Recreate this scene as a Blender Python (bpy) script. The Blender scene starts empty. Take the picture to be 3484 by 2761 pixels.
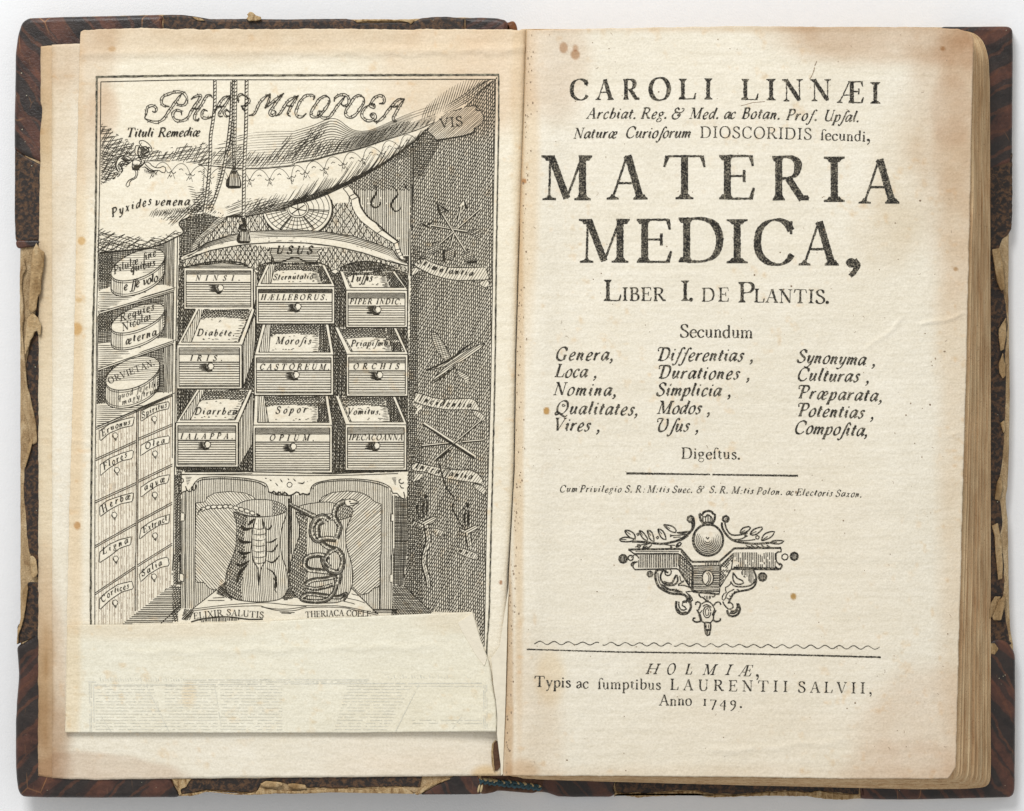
import bpy, bmesh, math, random
import numpy as np

# ------------------------------------------------------------------ camera, light, exposure
SC = bpy.context.scene
SC.unit_settings.scale_length = 0.0758          # one unit is about 7.6 cm: the book is a small octavo
ZP = 0.36                                       # height of the title page above the table
CAM_D = 9.0                                     # camera distance above that page
CX, CY = 1742.0, 1380.5
cam_data = bpy.data.cameras.new("camera")
cam_data.sensor_width = 36.0
cam_data.lens = 36.0 * CAM_D / 3.484
cam_data.clip_end = 60
cam = bpy.data.objects.new("camera", cam_data)
SC.collection.objects.link(cam)
cam.location = (0, 0, ZP + CAM_D)
SC.camera = cam

world = bpy.data.worlds.new("World")
SC.world = world
world.use_nodes = True
world.node_tree.nodes["Background"].inputs[0].default_value = (1.0, 1.0, 1.0, 1)
world.node_tree.nodes["Background"].inputs[1].default_value = 0.59

def area_light(name, loc, target, size, energy, col):
    l = bpy.data.lights.new(name, 'AREA'); l.shape = 'RECTANGLE'
    l.size, l.size_y = size; l.energy = energy; l.color = col
    o = bpy.data.objects.new(name, l); SC.collection.objects.link(o)
    o.location = loc
    from mathutils import Vector
    d = Vector(target) - Vector(loc)
    o.rotation_euler = d.to_track_quat('-Z', 'Y').to_euler()
    return o
area_light("softbox_lamp", (-4.5, 11.5, 11.0), (0.0, 0.0, 0.2), (6.0, 6.0), 1950, (0.995, 0.995, 1.0))

SC.view_settings.view_transform = 'Standard'
SC.view_settings.look = 'None'
SC.view_settings.exposure = 0.0
SC.view_settings.gamma = 1.0

# ------------------------------------------------------------------ helpers
random.seed(7)
RNG = np.random.default_rng(11)
COL = SC.collection

def W(px, py, z):
    """place of a point measured on the photograph at height z"""
    k = (CAM_D - (np.asarray(z, float) - ZP)) / CAM_D
    return (np.asarray(px, float) - CX) / 1000 * k, (CY - np.asarray(py, float)) / 1000 * k

_T = {}
def _tab(seed):
    if seed not in _T:
        _T[seed] = np.random.default_rng(seed).random((256, 256))
    return _T[seed]
def vnoise(x, y, s, seed=0):
    x = np.asarray(x, float) / s + 1000; y = np.asarray(y, float) / s + 1000
    t = _tab(seed); xi = np.floor(x).astype(int); yi = np.floor(y).astype(int)
    fx = x - xi; fy = y - yi; fx = fx * fx * (3 - 2 * fx); fy = fy * fy * (3 - 2 * fy)
    a = t[xi & 255, yi & 255]; b = t[(xi + 1) & 255, yi & 255]
    c = t[xi & 255, (yi + 1) & 255]; d = t[(xi + 1) & 255, (yi + 1) & 255]
    return (a * (1 - fx) + b * fx) * (1 - fy) + (c * (1 - fx) + d * fx) * fy
def fbm(x, y, s, seed=0, n=4):
    r = 0; a = 0.5; tot = 0
    for i in range(n):
        r = r + a * vnoise(x, y, s / 2 ** i, seed + i); tot += a; a *= 0.55
    return r / tot
def srgb(r, g, b):
    return tuple(((c / 255) / 12.92 if c / 255 <= 0.04045 else ((c / 255 + 0.055) / 1.055) ** 2.4) for c in (r, g, b))

def link(name, me, mat, parent=None):
    o = bpy.data.objects.new(name, me)
    COL.objects.link(o)
    if mat: me.materials.append(mat)
    if parent: o.parent = parent
    return o
def mesh(name, v, f, mat, parent=None, smooth=False):
    me = bpy.data.meshes.new(name); me.from_pydata([tuple(map(float, p)) for p in v], [], [tuple(map(int, q)) for q in f]); me.update()
    if smooth: me.polygons.foreach_set('use_smooth', [True] * len(me.polygons))
    return link(name, me, mat, parent)

# ------------------------------------------------------------------ materials
class MT:
    def __init__(s, name, rough=0.9, spec=0.2):
        s.m = bpy.data.materials.new(name); s.m.use_nodes = True
        s.n = s.m.node_tree.nodes; s.l = s.m.node_tree.links
        s.b = s.n["Principled BSDF"]
        s.b.inputs['Roughness'].default_value = rough
        s.b.inputs['Specular IOR Level'].default_value = spec
        s.tc = s.n.new('ShaderNodeTexCoord').outputs['Object']
    def mapping(s, scale=(1, 1, 1), rot=0.0, src=None):
        m = s.n.new('ShaderNodeMapping'); m.inputs['Scale'].default_value = scale
        m.inputs['Rotation'].default_value = (0, 0, rot)
        s.l.new(src or s.tc, m.inputs['Vector']); return m.outputs[0]
    def noise(s, scale, detail=4, vec=None, rough=0.6, dist=0.0):
        n = s.n.new('ShaderNodeTexNoise'); n.inputs['Scale'].default_value = scale
        n.inputs['Detail'].default_value = detail; n.inputs['Roughness'].default_value = rough
        n.inputs['Distortion'].default_value = dist
        s.l.new(vec or s.tc, n.inputs['Vector']); return n.outputs[0]
    def ramp(s, fac, stops):
        r = s.n.new('ShaderNodeValToRGB'); e = r.color_ramp.elements
        while len(e) < len(stops): e.new(0.5)
        for i, (p, c) in enumerate(stops):
            e[i].position = p; e[i].color = (*c, 1) if len(c) == 3 else c
        s.l.new(fac, r.inputs[0]); return r.outputs[0]
    def mix(s, a, b, fac, mode='MIX'):
        m = s.n.new('ShaderNodeMix'); m.data_type = 'RGBA'; m.blend_type = mode
        for v, i in ((a, 6), (b, 7), (fac, 0)):
            if hasattr(v, 'links') or isinstance(v, bpy.types.NodeSocket): s.l.new(v, m.inputs[i])
            elif i == 0: m.inputs[i].default_value = v
            else: m.inputs[i].default_value = (*v, 1)
        return m.outputs[2]
    def math(s, a, b, op):
        m = s.n.new('ShaderNodeMath'); m.operation = op
        for v, i in ((a, 0), (b, 1)):
            if isinstance(v, bpy.types.NodeSocket): s.l.new(v, m.inputs[i])
            else: m.inputs[i].default_value = v
        return m.outputs[0]
    def attr(s, name):
        a = s.n.new('ShaderNodeAttribute'); a.attribute_name = name; return a.outputs['Color']
    def color(s, c):
        if isinstance(c, bpy.types.NodeSocket): s.l.new(c, s.b.inputs['Base Color'])
        else: s.b.inputs['Base Color'].default_value = (*c, 1)
    def bump(s, h, strength, dist):
        b = s.n.new('ShaderNodeBump'); b.inputs['Strength'].default_value = strength
        b.inputs['Distance'].default_value = dist
        s.l.new(h, b.inputs['Height']); s.l.new(b.outputs[0], s.b.inputs['Normal'])

def paper_material(name, bumpd=0.0035):
    m = MT(name, 0.92, 0.12)
    base = m.attr('stain')
    grain = m.noise(150, 3); fib = m.noise(26, 5, m.mapping((1, 3.2, 1)))
    laid = m.noise(60, 2, m.mapping((0.05, 1, 1)))
    c = m.mix(base, m.ramp(grain, [(0.3, (0.90, 0.89, 0.87)), (0.7, (1.06, 1.06, 1.06))]), 1.0, 'MULTIPLY')
    c = m.mix(c, m.ramp(fib, [(0.3, (0.965, 0.955, 0.93)), (0.65, (1.02, 1.02, 1.02))]), 1.0, 'MULTIPLY')
    c = m.mix(c, m.ramp(laid, [(0.3, (0.955, 0.95, 0.935)), (0.7, (1.015, 1.015, 1.015))]), 1.0, 'MULTIPLY')
    m.color(c)
    h = m.math(m.math(m.noise(85, 3), m.math(m.noise(7, 3), 3.0, 'MULTIPLY'), 'ADD'), m.math(laid, 0.4, 'MULTIPLY'), 'ADD')
    m.bump(h, 0.55, bumpd)
    return m.m
M_paper = paper_material('old_rag_paper')

def ink_material(name, dark, light, lo, hi, sc=330):
    m = MT(name, 0.75, 0.2)
    n = m.noise(sc, 2, rough=0.7); big = m.noise(22, 2)
    f = m.math(n, m.math(big, 0.25, 'MULTIPLY'), 'ADD')
    m.color(m.ramp(f, [(lo, dark), (hi, light)]))
    return m.m
M_ink = ink_material('letterpress_ink', (0.020, 0.018, 0.015), (0.34, 0.30, 0.22), 0.60, 0.84, 190)
M_engr = ink_material('engraving_ink', (0.022, 0.019, 0.013), (0.16, 0.13, 0.08), 0.62, 0.95, 200)
M_pale = ink_material('pale_brown_ink', (0.20, 0.13, 0.08), (0.42, 0.32, 0.22), 0.5, 0.8, 200)
M_faint = ink_material('offset_ink_trace', (0.50, 0.495, 0.42), (0.74, 0.71, 0.60), 0.36, 0.66, 60)
M_worn = ink_material('worn_border_ink', (0.035, 0.032, 0.024), (0.30, 0.27, 0.19), 0.50, 0.86, 70)

def leather_material(name, rot):
    m = MT(name, 0.40, 0.45)
    v = m.mapping((1, 1, 1), rot)
    def wave(scale, dist, dscale):
        w = m.n.new('ShaderNodeTexWave'); w.wave_type = 'BANDS'; w.bands_direction = 'X'
        w.inputs['Scale'].default_value = scale; w.inputs['Distortion'].default_value = dist
        w.inputs['Detail'].default_value = 4; w.inputs['Detail Scale'].default_value = dscale
        m.l.new(v, w.inputs['Vector']); return w.outputs[1]
    st = m.ramp(wave(2.1, 2.6, 1.8), [(0.34, srgb(45, 37, 33)), (0.46, srgb(51, 39, 33)), (0.56, srgb(76, 48, 37)), (1.0, srgb(84, 51, 38))])
    st = m.mix(st, srgb(48, 37, 33), m.ramp(wave(4.3, 3.4, 1.4), [(0.84, (0, 0, 0)), (0.93, (0.8, 0.8, 0.8))]))
    st = m.mix(st, srgb(100, 61, 40), m.ramp(wave(5.2, 4.0, 1.7), [(0.90, (0, 0, 0)), (0.97, (0.5, 0.5, 0.5))]))
    n = m.noise(13, 7, rough=0.7)
    c = m.mix(st, m.ramp(n, [(0.34, (0.42, 0.42, 0.45)), (0.5, (0.88, 0.88, 0.88)), (0.68, (1.4, 1.32, 1.22))]), 1.0, 'MULTIPLY')
    cr = m.n.new('ShaderNodeTexVoronoi'); cr.feature = 'DISTANCE_TO_EDGE'; cr.inputs['Scale'].default_value = 9
    m.l.new(m.mapping((1, 0.55, 1), rot * 0.5), cr.inputs['Vector'])
    crk = m.math(m.ramp(cr.outputs[0], [(0.0, (1, 1, 1)), (0.018, (0, 0, 0))]), m.ramp(m.noise(4.5, 2), [(0.55, (0, 0, 0)), (0.66, (0.8, 0.8, 0.8))]), 'MULTIPLY')
    c = m.mix(c, srgb(176, 124, 74), crk)
    scr = m.noise(60, 4, m.mapping((1, 0.15, 1), rot + 0.5), 0.75)
    c = m.mix(c, srgb(140, 104, 70), m.ramp(scr, [(0.62, (0, 0, 0)), (0.78, (0.5, 0.5, 0.5))]))
    spk = m.noise(90, 1)
    c = m.mix(c, srgb(196, 190, 160), m.ramp(spk, [(0.79, (0, 0, 0)), (0.81, (0.9, 0.9, 0.9))]))
    m.color(c)
    m.l.new(m.ramp(n, [(0.3, (0.30,) * 3), (0.7, (0.58,) * 3)]), m.b.inputs['Roughness'])
    m.bump(m.math(m.noise(120, 3), m.noise(14, 3), 'ADD'), 0.45, 0.004)
    return m.m
M_leather = {r: leather_material('tree_calf_leather' if not i else 'tree_calf_leather_%s' % 'abc'[i - 1], a)
             for i, (r, a) in enumerate((('tl', math.radians(-40)), ('bl', math.radians(45)), ('tr', math.radians(58)), ('br', math.radians(-35))))}

def speckle_material():
    m = MT('speckled_paste_paper', 0.55, 0.35)
    a = m.noise(58, 5, rough=0.7, dist=0.4); b = m.noise(110, 3)
    c = m.ramp(a, [(0.44, srgb(40, 34, 30)), (0.49, srgb(54, 42, 34)), (0.55, srgb(84, 62, 43)), (0.75, srgb(104, 76, 50))])
    c = m.mix(c, m.ramp(b, [(0.3, (0.6, 0.6, 0.6)), (0.7, (1.25, 1.2, 1.15))]), 1.0, 'MULTIPLY')
    s = m.noise(70, 1)
    c = m.mix(c, srgb(205, 205, 180), m.ramp(s, [(0.80, (0, 0, 0)), (0.815, (0.8, 0.8, 0.8))]))
    m.color(c); m.bump(b, 0.5, 0.003)
    return m.m
M_speck = speckle_material()

def board_material(name, c0, c1, c2, sc=30):
    m = MT(name, 0.95, 0.1)
    a = m.noise(sc, 6, m.mapping((1, 0.35, 1)), 0.7, 0.5); b = m.noise(sc * 6, 3)
    c = m.ramp(a, [(0.35, c0), (0.52, c1), (0.7, c2)])
    c = m.mix(c, m.ramp(b, [(0.3, (0.8, 0.8, 0.8)), (0.7, (1.1, 1.1, 1.1))]), 1.0, 'MULTIPLY')
    m.color(c); m.bump(m.math(a, b, 'ADD'), 0.8, 0.008)
    return m.m
M_board = board_material('pulp_board', srgb(150, 122, 88), srgb(186, 160, 122), srgb(214, 192, 156))
M_flap = board_material('lifted_waste_paper', srgb(140, 112, 76), srgb(180, 152, 112), srgb(206, 184, 146), 18)
M_wear = board_material('frayed_edge_paper', srgb(120, 88, 55), srgb(196, 166, 122), srgb(222, 200, 160), 60)

def edge_material():
    m = MT('cut_leaf_edges', 0.95, 0.1)
    s = m.noise(34, 5, m.mapping((1, 0.10, 3)), 0.7); sp = m.noise(180, 3); big = m.noise(5, 2)
    c = m.ramp(s, [(0.25, srgb(164, 126, 90)), (0.42, srgb(198, 164, 124)), (0.58, srgb(217, 190, 150)), (0.8, srgb(230, 208, 170))])
    c = m.mix(c, srgb(112, 70, 52), m.ramp(sp, [(0.60, (0, 0, 0)), (0.72, (0.55, 0.55, 0.55))]))
    c = m.mix(c, m.ramp(big, [(0.3, (0.82, 0.8, 0.78)), (0.7, (1.05, 1.05, 1.05))]), 1.0, 'MULTIPLY')
    m.color(c); m.bump(sp, 0.5, 0.003)
    return m.m
M_edge = edge_material()

def plain(name, c, rough=0.8, nz=120, amt=0.25):
    m = MT(name, rough, 0.2); n = m.noise(nz, 3)
    m.color(m.mix(c, m.ramp(n, [(0.3, (1 - amt,) * 3), (0.7, (1 + amt,) * 3)]), 1.0, 'MULTIPLY'))
    m.bump(n, 0.5, 0.004)
    return m.m
M_blue = plain('blue_silk', srgb(66, 92, 100)); M_cream = plain('cream_thread', srgb(196, 176, 134))
M_hole = plain('bare_spine_leather', srgb(88, 62, 46), 0.6, 40, 0.5)
M_dirt = plain('brown_spot', srgb(150, 104, 62), 0.9); M_dirt2 = plain('fly_speck', srgb(96, 66, 44), 0.9)

def table_material():
    m = MT('white_card', 0.95, 0.1)
    n = m.noise(26, 4); f = m.noise(140, 2)
    m.color(m.ramp(n, [(0.2, (0.838, 0.842, 0.845)), (0.8, (0.862, 0.864, 0.866))]))
    m.bump(m.math(n, f, 'ADD'), 0.22, 0.004)
    return m.m
tb = mesh('table_top', [(-12, -12, 0), (12, -12, 0), (12, 12, 0), (-12, 12, 0)], [(0, 1, 2, 3)], table_material())
tb['kind'] = 'structure'

BOOK = bpy.data.objects.new('open_book', None); COL.objects.link(BOOK)
BOOK['label'] = 'open antique book, worn striped leather corners, engraved cabinet plate facing a Latin title page'
BOOK['category'] = 'book'

# ------------------------------------------------------------------ heights
def ip(y, tab):
    t = np.array(tab, float); return np.interp(y, t[:, 0], t[:, 1])
GUT = [(90, 1793), (400, 1783), (755, 1770), (1200, 1757), (1600, 1751), (1800, 1740), (1950, 1731), (2200, 1726), (2450, 1718), (2650, 1710)]
def z_cover_left(x, y):  return 0.13 + 0.155 * np.clip((np.asarray(x, float) - 50) / 1650, 0, 1.05)
def z_title(x, y):
    x = np.asarray(x, float); y = np.asarray(y, float); g = ip(y, GUT)
    d = np.clip(x - g, 0, None)
    z = ZP - 0.035 * np.exp(-d / 14) + 0.010 * np.exp(-((d - 70) / 60) ** 2)
    z = z - 0.028 * np.clip((x - 2950) / 340, 0, 2) ** 2
    z = z + ridge(x, y, 3120, 1112, 3290, 1066, 0.0035, 6) + ridge(x, y, 2940, 1200, 3080, 1078, 0.0025, 7) + ridge(x, y, 3200, 1500, 3278, 1470, 0.002, 7) + ridge(x, y, 2400, 2560, 2900, 2520, 0.002, 12) + ridge(x, y, 3150, 2300, 3245, 2640, 0.002, 10)
    return z + 0.004 * np.sin(x / 210 + 1.3) * np.sin(y / 330) + 0.006 * (fbm(x, y, 420, 31, 2) - 0.5)
def z_endleaf(x, y):
    x = np.asarray(x, float); y = np.asarray(y, float)
    return z_cover_left(x, y) + 0.012 + 0.006 * (fbm(x, y, 300, 41, 3) - 0.5)
def z_plate(x, y):
    x = np.asarray(x, float); y = np.asarray(y, float)
    g = ip(y, GUT); d = np.clip(g - x, 0, None)
    z = z_cover_left(x, y) + 0.021 + 0.030 * np.exp(-d / 120) - 0.03 * np.exp(-d / 12)
    z = z + ridge(x, y, 1000, 190, 1760, 176, 0.002, 9) + ridge(x, y, 230, 1500, 330, 1512, 0.002, 6)
    return z + 0.007 * (fbm(x, y, 420, 43, 2) - 0.5) + 0.0035 * np.exp(-((y - 187 + 0.012 * x) / 14) ** 2)
def z_flap(x, y):
    x = np.asarray(x, float); y = np.asarray(y, float)
    return z_plate(x, y) + 0.007 + ridge(x, y, 1348, 2090, 1350, 2330, 0.0025, 6) + ridge(x, y, 1600, 2110, 1680, 2380, 0.003, 6) + ridge(x, y, 400, 2220, 1500, 2200, 0.002, 12) + 0.005 * np.clip((2300 - y) / 200, 0, 1) * (0.5 + 0.5 * np.sin(x / 160))

# ------------------------------------------------------------------ sheets of paper
def rough1(t, amp, s, seed):
    return amp * ((fbm(t, t * 0 + 7, s, seed, 3) - 0.5) * 2 + 1.1 * (fbm(t, t * 0 + 3, s / 3.5, seed + 50, 3) - 0.5))
def ridge(x, y, x0, y0, x1, y1, amp, wd):
    dx, dy = x1 - x0, y1 - y0; L = math.hypot(dx, dy); u = ((x - x0) * dx + (y - y0) * dy) / L; v = (-(x - x0) * dy + (y - y0) * dx) / L
    v = v + 5 * np.sin(u / 23.)
    return amp * np.exp(-(v / wd) ** 2) * np.clip(np.minimum(u, L - u) / 25, 0, 1)
def sheet(name, Lp, Rp, Tp, Bp, zf, nu, nv, colf, mat, parent, thick=0.005, rag=(2, 2, 2, 2), seed=0):
    """paper leaf between four edge curves; Lp and Rp give x by y, Tp and Bp give y by x"""
    u, v = np.meshgrid(np.linspace(0, 1, nu), np.linspace(0, 1, nv))
    x = u * 1500 + ip(1300, Lp); y = v * 2500 + 100
    for _ in range(4):
        L = ip(y, Lp) + rough1(y, rag[0], 40, seed); R = ip(y, Rp) + rough1(y, rag[1], 40, seed + 5)
        x = L + u * (R - L)
        T = ip(x, Tp) + rough1(x, rag[2], 40, seed + 9); B = ip(x, Bp) + rough1(x, rag[3], 40, seed + 13)
        y = T + v * (B - T)
    z = zf(x, y)
    c = np.clip(colf(x, y), 0.01, 1)
    # skirt: the same rim lowered by the sheet's thickness
    rim = [(0, i) for i in range(nu)] + [(j, nu - 1) for j in range(1, nv)] + [(nv - 1, i) for i in range(nu - 2, -1, -1)] + [(j, 0) for j in range(nv - 2, 0, -1)]
    X, Y = W(x, y, z)
    P = np.stack([X, Y, z], -1).reshape(-1, 3)
    ri = np.array([a * nu + b for a, b in rim])
    low = P[ri].copy(); low[:, 2] -= thick
    V = np.vstack([P, low]); C = np.vstack([c.reshape(-1, 3), c.reshape(-1, 3)[ri] * 0.8])
    i = np.arange(nu - 1); j = np.arange(nv - 1); jj, ii = np.meshgrid(j, i, indexing='ij')
    a = (jj * nu + ii).ravel(); q = np.stack([a, a + nu, a + nu + 1, a + 1], -1)
    n = len(ri); k = np.arange(n); k2 = (k + 1) % n; N0 = nu * nv
    sk = np.stack([ri[k], ri[k2], N0 + k2, N0 + k], -1)
    F = np.vstack([q, sk])
    me = bpy.data.meshes.new(name)
    me.vertices.add(len(V)); me.vertices.foreach_set('co', V.ravel())
    me.loops.add(F.size); me.loops.foreach_set('vertex_index', F.ravel())
    me.polygons.add(len(F)); me.polygons.foreach_set('loop_start', np.arange(len(F)) * 4); me.polygons.foreach_set('loop_total', np.full(len(F), 4))
    sm = np.ones(len(F), bool); sm[len(q):] = False; me.polygons.foreach_set('use_smooth', sm)
    me.update(calc_edges=True)
    at = me.attributes.new('stain', 'FLOAT_COLOR', 'POINT')
    at.data.foreach_set('color', np.hstack([C, np.ones((len(C), 1))]).ravel())
    return link(name, me, mat, parent)

CREAM = np.array(srgb(237, 230, 213))
def tone(x, y, items, base=CREAM, seed=0, mott=0.085):
    x = np.asarray(x, float); y = np.asarray(y, float)
    wx = (fbm(x, y, 260, seed + 60) - 0.5) * 130; wy = (fbm(x, y, 260, seed + 70) - 0.5) * 130
    c = np.ones(x.shape + (3,)) * base
    m = fbm(x, y, 190, seed + 80, 5) - 0.5
    c = c * (1 + mott * m[..., None] * np.array([0.8, 1.1, 1.7]))
    fo = np.clip((fbm(x, y, 26, seed + 90, 3) - 0.66) * 5, 0, 1) * np.clip((fbm(x, y, 330, seed + 95, 2) - 0.42) * 5, 0, 1)
    c = c * (1 - 0.5 * fo[..., None] * np.array([0.12, 0.3, 0.5]))
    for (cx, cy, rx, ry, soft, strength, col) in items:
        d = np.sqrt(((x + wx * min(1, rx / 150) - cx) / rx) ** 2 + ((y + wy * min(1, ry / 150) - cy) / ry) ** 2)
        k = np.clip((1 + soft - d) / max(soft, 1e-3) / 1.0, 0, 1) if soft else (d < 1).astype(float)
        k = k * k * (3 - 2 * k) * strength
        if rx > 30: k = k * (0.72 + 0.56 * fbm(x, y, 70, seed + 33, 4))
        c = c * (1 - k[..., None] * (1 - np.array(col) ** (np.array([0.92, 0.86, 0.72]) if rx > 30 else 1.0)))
    return c

# ------------------------------------------------------------------ slabs: cut boards, leather turn-ins, leaves
def dens(pts, step=12, amp=0.0, s=30, seed=0, closed=True):
    p = np.array(pts, float); q = np.vstack([p, p[:1]]) if closed else p
    d = np.hypot(*np.diff(q, axis=0).T); L = np.concatenate([[0], np.cumsum(d)])
    n = max(4, int(L[-1] / step)); t = np.linspace(0, L[-1], n + 1)[:-1] if closed else np.linspace(0, L[-1], n + 1)
    r = np.stack([np.interp(t, L, q[:, 0]), np.interp(t, L, q[:, 1])], -1)
    if amp:
        r = r + np.stack([(fbm(r[:, 0], r[:, 1], s, seed, 3) - 0.5), (fbm(r[:, 0], r[:, 1], s, seed + 20, 3) - 0.5)], -1) * 2 * amp
    return r
def slab(name, pts, ztop, thick, bev, mat, parent, step=12, amp=0.0, s=30, seed=0, down=True):
    r = dens(pts, step, amp, s, seed)
    if 'leather' in name or name == 'leaf':
        for _ in range(2): r = (np.roll(r, 1, 0) + 2 * r + np.roll(r, -1, 0)) / 4
    ar = np.sum(r[:, 0] * np.roll(r[:, 1], -1) - np.roll(r[:, 0], -1) * r[:, 1])
    if ar > 0: r = r[::-1]
    tg = np.roll(r, -2, 0) - np.roll(r, 2, 0); tg /= np.maximum(np.hypot(tg[:, 0], tg[:, 1]), 1e-6)[:, None]
    nrm = np.stack([-tg[:, 1], tg[:, 0]], -1)           # inwards
    cen = r.mean(0)
    test = np.sum(nrm * (cen - r), 1).sum()
    if test < 0: nrm = -nrm
    prof = [(0, thick), (0, bev)] + [(bev * 1000 * (1 - math.cos(a)), bev * (1 - math.sin(a))) for a in (0.4, 0.8, 1.2)] + [(bev * 1000, 0)]
    V = []; n = len(r)
    for off, dz in prof:
        q = r + nrm * off
        z = (ztop(r[:, 0], r[:, 1]) if callable(ztop) else np.full(n, float(ztop))) - dz
        X, Y = W(q[:, 0], q[:, 1], z); V.append(np.stack([X, Y, z], -1))
    V = np.vstack(V); F = []
    for a in range(len(prof) - 1):
        for i in range(n):
            j = (i + 1) % n; F.append((a * n + i, a * n + j, (a + 1) * n + j, (a + 1) * n + i))
    F.append(tuple(range((len(prof) - 1) * n, len(prof) * n)))
    me = bpy.data.meshes.new(name); me.from_pydata(V.tolist(), [], F); me.update()
    bm = bmesh.new(); bm.from_mesh(me); bmesh.ops.triangulate(bm, faces=[bm.faces[len(F) - 1] if False else f for f in bm.faces if len(f.verts) > 4])
    bmesh.ops.recalc_face_normals(bm, faces=bm.faces); bm.to_mesh(me); bm.free()
    for p in me.polygons: p.use_smooth = len(p.vertices) == 4
    return link(name, me, mat, parent)
# ------------------------------------------------------------------ print: thin films of ink lying on the paper
FR = {'1': (300, 220, 3.079), '2': (1000, 220, 3.079), '3': (300, 775, 3.079), '4': (1000, 775, 3.079), '5': (300, 1330, 3.079),
      '6': (1000, 1330, 3.079), '7': (200, 1885, 3.079), '8': (1000, 1885, 2.872), '9': (650, 700, 3.079), 'a': (650, 1680, 1.7586),
      'b': (1380, 640, 2.87), 'c': (1380, 1560, 2.2167), 'o': (2050, 1700, 3.079), 's': (0, 0, 1.0)}
def Q(s):
    fr = FR['s']; out = []; buf = []
    for t in s.split():
        if t.endswith(':'): fr = FR[t[:-1]]; continue
        buf.append(float(t))
        if len(buf) == 2:
            out.append((fr[0] + buf[0] / fr[2], fr[1] + buf[1] / fr[2])); buf = []
    return np.array(out)
def smooth(p, n=6, closed=False):
    p = np.asarray(p, float)
    if len(p) < 3: return p
    q = np.vstack([p[-1:], p, p[:2]]) if closed else np.vstack([2 * p[0] - p[1], p, 2 * p[-1] - p[-2]])
    out = []
    for i in range(1, len(q) - 2):
        t = np.linspace(0, 1, n, endpoint=False)[:, None]
        a, b, c, d = q[i - 1], q[i], q[i + 1], q[i + 2]
        out.append(0.5 * ((2 * b) + (-a + c) * t + (2 * a - 5 * b + 4 * c - d) * t ** 2 + (-a + 3 * b - 3 * c + d) * t ** 3))
    out = np.vstack(out)
    return np.vstack([out, out[:1] if closed else p[-1:]])
def resample(p, step):
    d = np.hypot(*np.diff(p, axis=0).T); L = np.concatenate([[0], np.cumsum(d)])
    n = max(2, int(L[-1] / step) + 1); t = np.linspace(0, L[-1], n)
    return np.stack([np.interp(t, L, p[:, 0]), np.interp(t, L, p[:, 1])], -1)

class Ink:
    def __init__(s, surf, lift=0.0006):
        s.surf = surf; s.V = []; s.F = []; s.n = 0; s.lift = lift
    def ribbon(s, p, w, rough=0.0):
        n = len(p)
        if n < 2: return
        t = np.empty_like(p); t[1:-1] = p[2:] - p[:-2]; t[0] = p[1] - p[0]; t[-1] = p[-1] - p[-2]
        t /= np.maximum(np.hypot(t[:, 0], t[:, 1]), 1e-6)[:, None]
        nr = np.stack([-t[:, 1], t[:, 0]], -1); w = np.broadcast_to(np.asarray(w, float), (n,)) / 2
        j1 = RNG.normal(0, rough, n) if rough else 0; j2 = RNG.normal(0, rough, n) if rough else 0
        a = p + nr * (w + j1)[:, None]; b = p - nr * (w + j2)[:, None]
        v = np.empty((2 * n, 2)); v[0::2] = a; v[1::2] = b
        i = np.arange(n - 1) * 2 + s.n
        s.V.append(np.hstack([v, np.full((2 * n, 1), RNG.random() * 0.0006)])); s.F.append(np.stack([i, i + 1, i + 3, i + 2], -1)); s.n += 2 * n
    def poly(s, p):
        """filled star-shaped patch"""
        p = np.asarray(p, float); n = len(p); c = p.mean(0)
        s.V.append(np.hstack([np.vstack([p, c]), np.full((n + 1, 1), RNG.random() * 0.0006)]))
        i = np.arange(n); s.F.append(np.stack([s.n + i, s.n + (i + 1) % n, np.full(n, s.n + n), np.full(n, s.n + n)], -1)); s.n += n + 1
    def build(s, name, mat, parent, label=None):
        if not s.V: return None
        V = np.vstack(s.V); F = np.vstack(s.F)
        z = s.surf(V[:, 0], V[:, 1]) + s.lift + V[:, 2]
        X, Y = W(V[:, 0], V[:, 1], z)
        co = np.stack([X, Y, z], -1)
        # wind every face upwards; patches repeat their last corner and become triangles
        tri = F[:, 2] == F[:, 3]
        a, b, c = co[F[:, 0]], co[F[:, 1]], co[F[:, 2]]
        flip = ((b - a)[:, 0] * (c - a)[:, 1] - (b - a)[:, 1] * (c - a)[:, 0]) < 0
        lo = []; tot = []
        Fq = F.copy(); Fq[flip] = F[flip][:, ::-1]; Ft = np.where(flip[:, None], F[:, [1, 0, 2]], F[:, :3])
        idx = np.concatenate([Fq[~tri].ravel(), Ft[tri].ravel()])
        nq, nt = (~tri).sum(), tri.sum()
        st = np.concatenate([np.arange(nq) * 4, nq * 4 + np.arange(nt) * 3]); tt = np.concatenate([np.full(nq, 4), np.full(nt, 3)])
        me = bpy.data.meshes.new(name)
        me.vertices.add(len(co)); me.vertices.foreach_set('co', co.ravel())
        me.loops.add(len(idx)); me.loops.foreach_set('vertex_index', idx)
        me.polygons.add(len(st)); me.polygons.foreach_set('loop_start', st); me.polygons.foreach_set('loop_total', tt)
        me.update(calc_edges=True)
        o = link(name, me, mat, parent)
        if label: o['label'] = label
        return o

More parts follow.
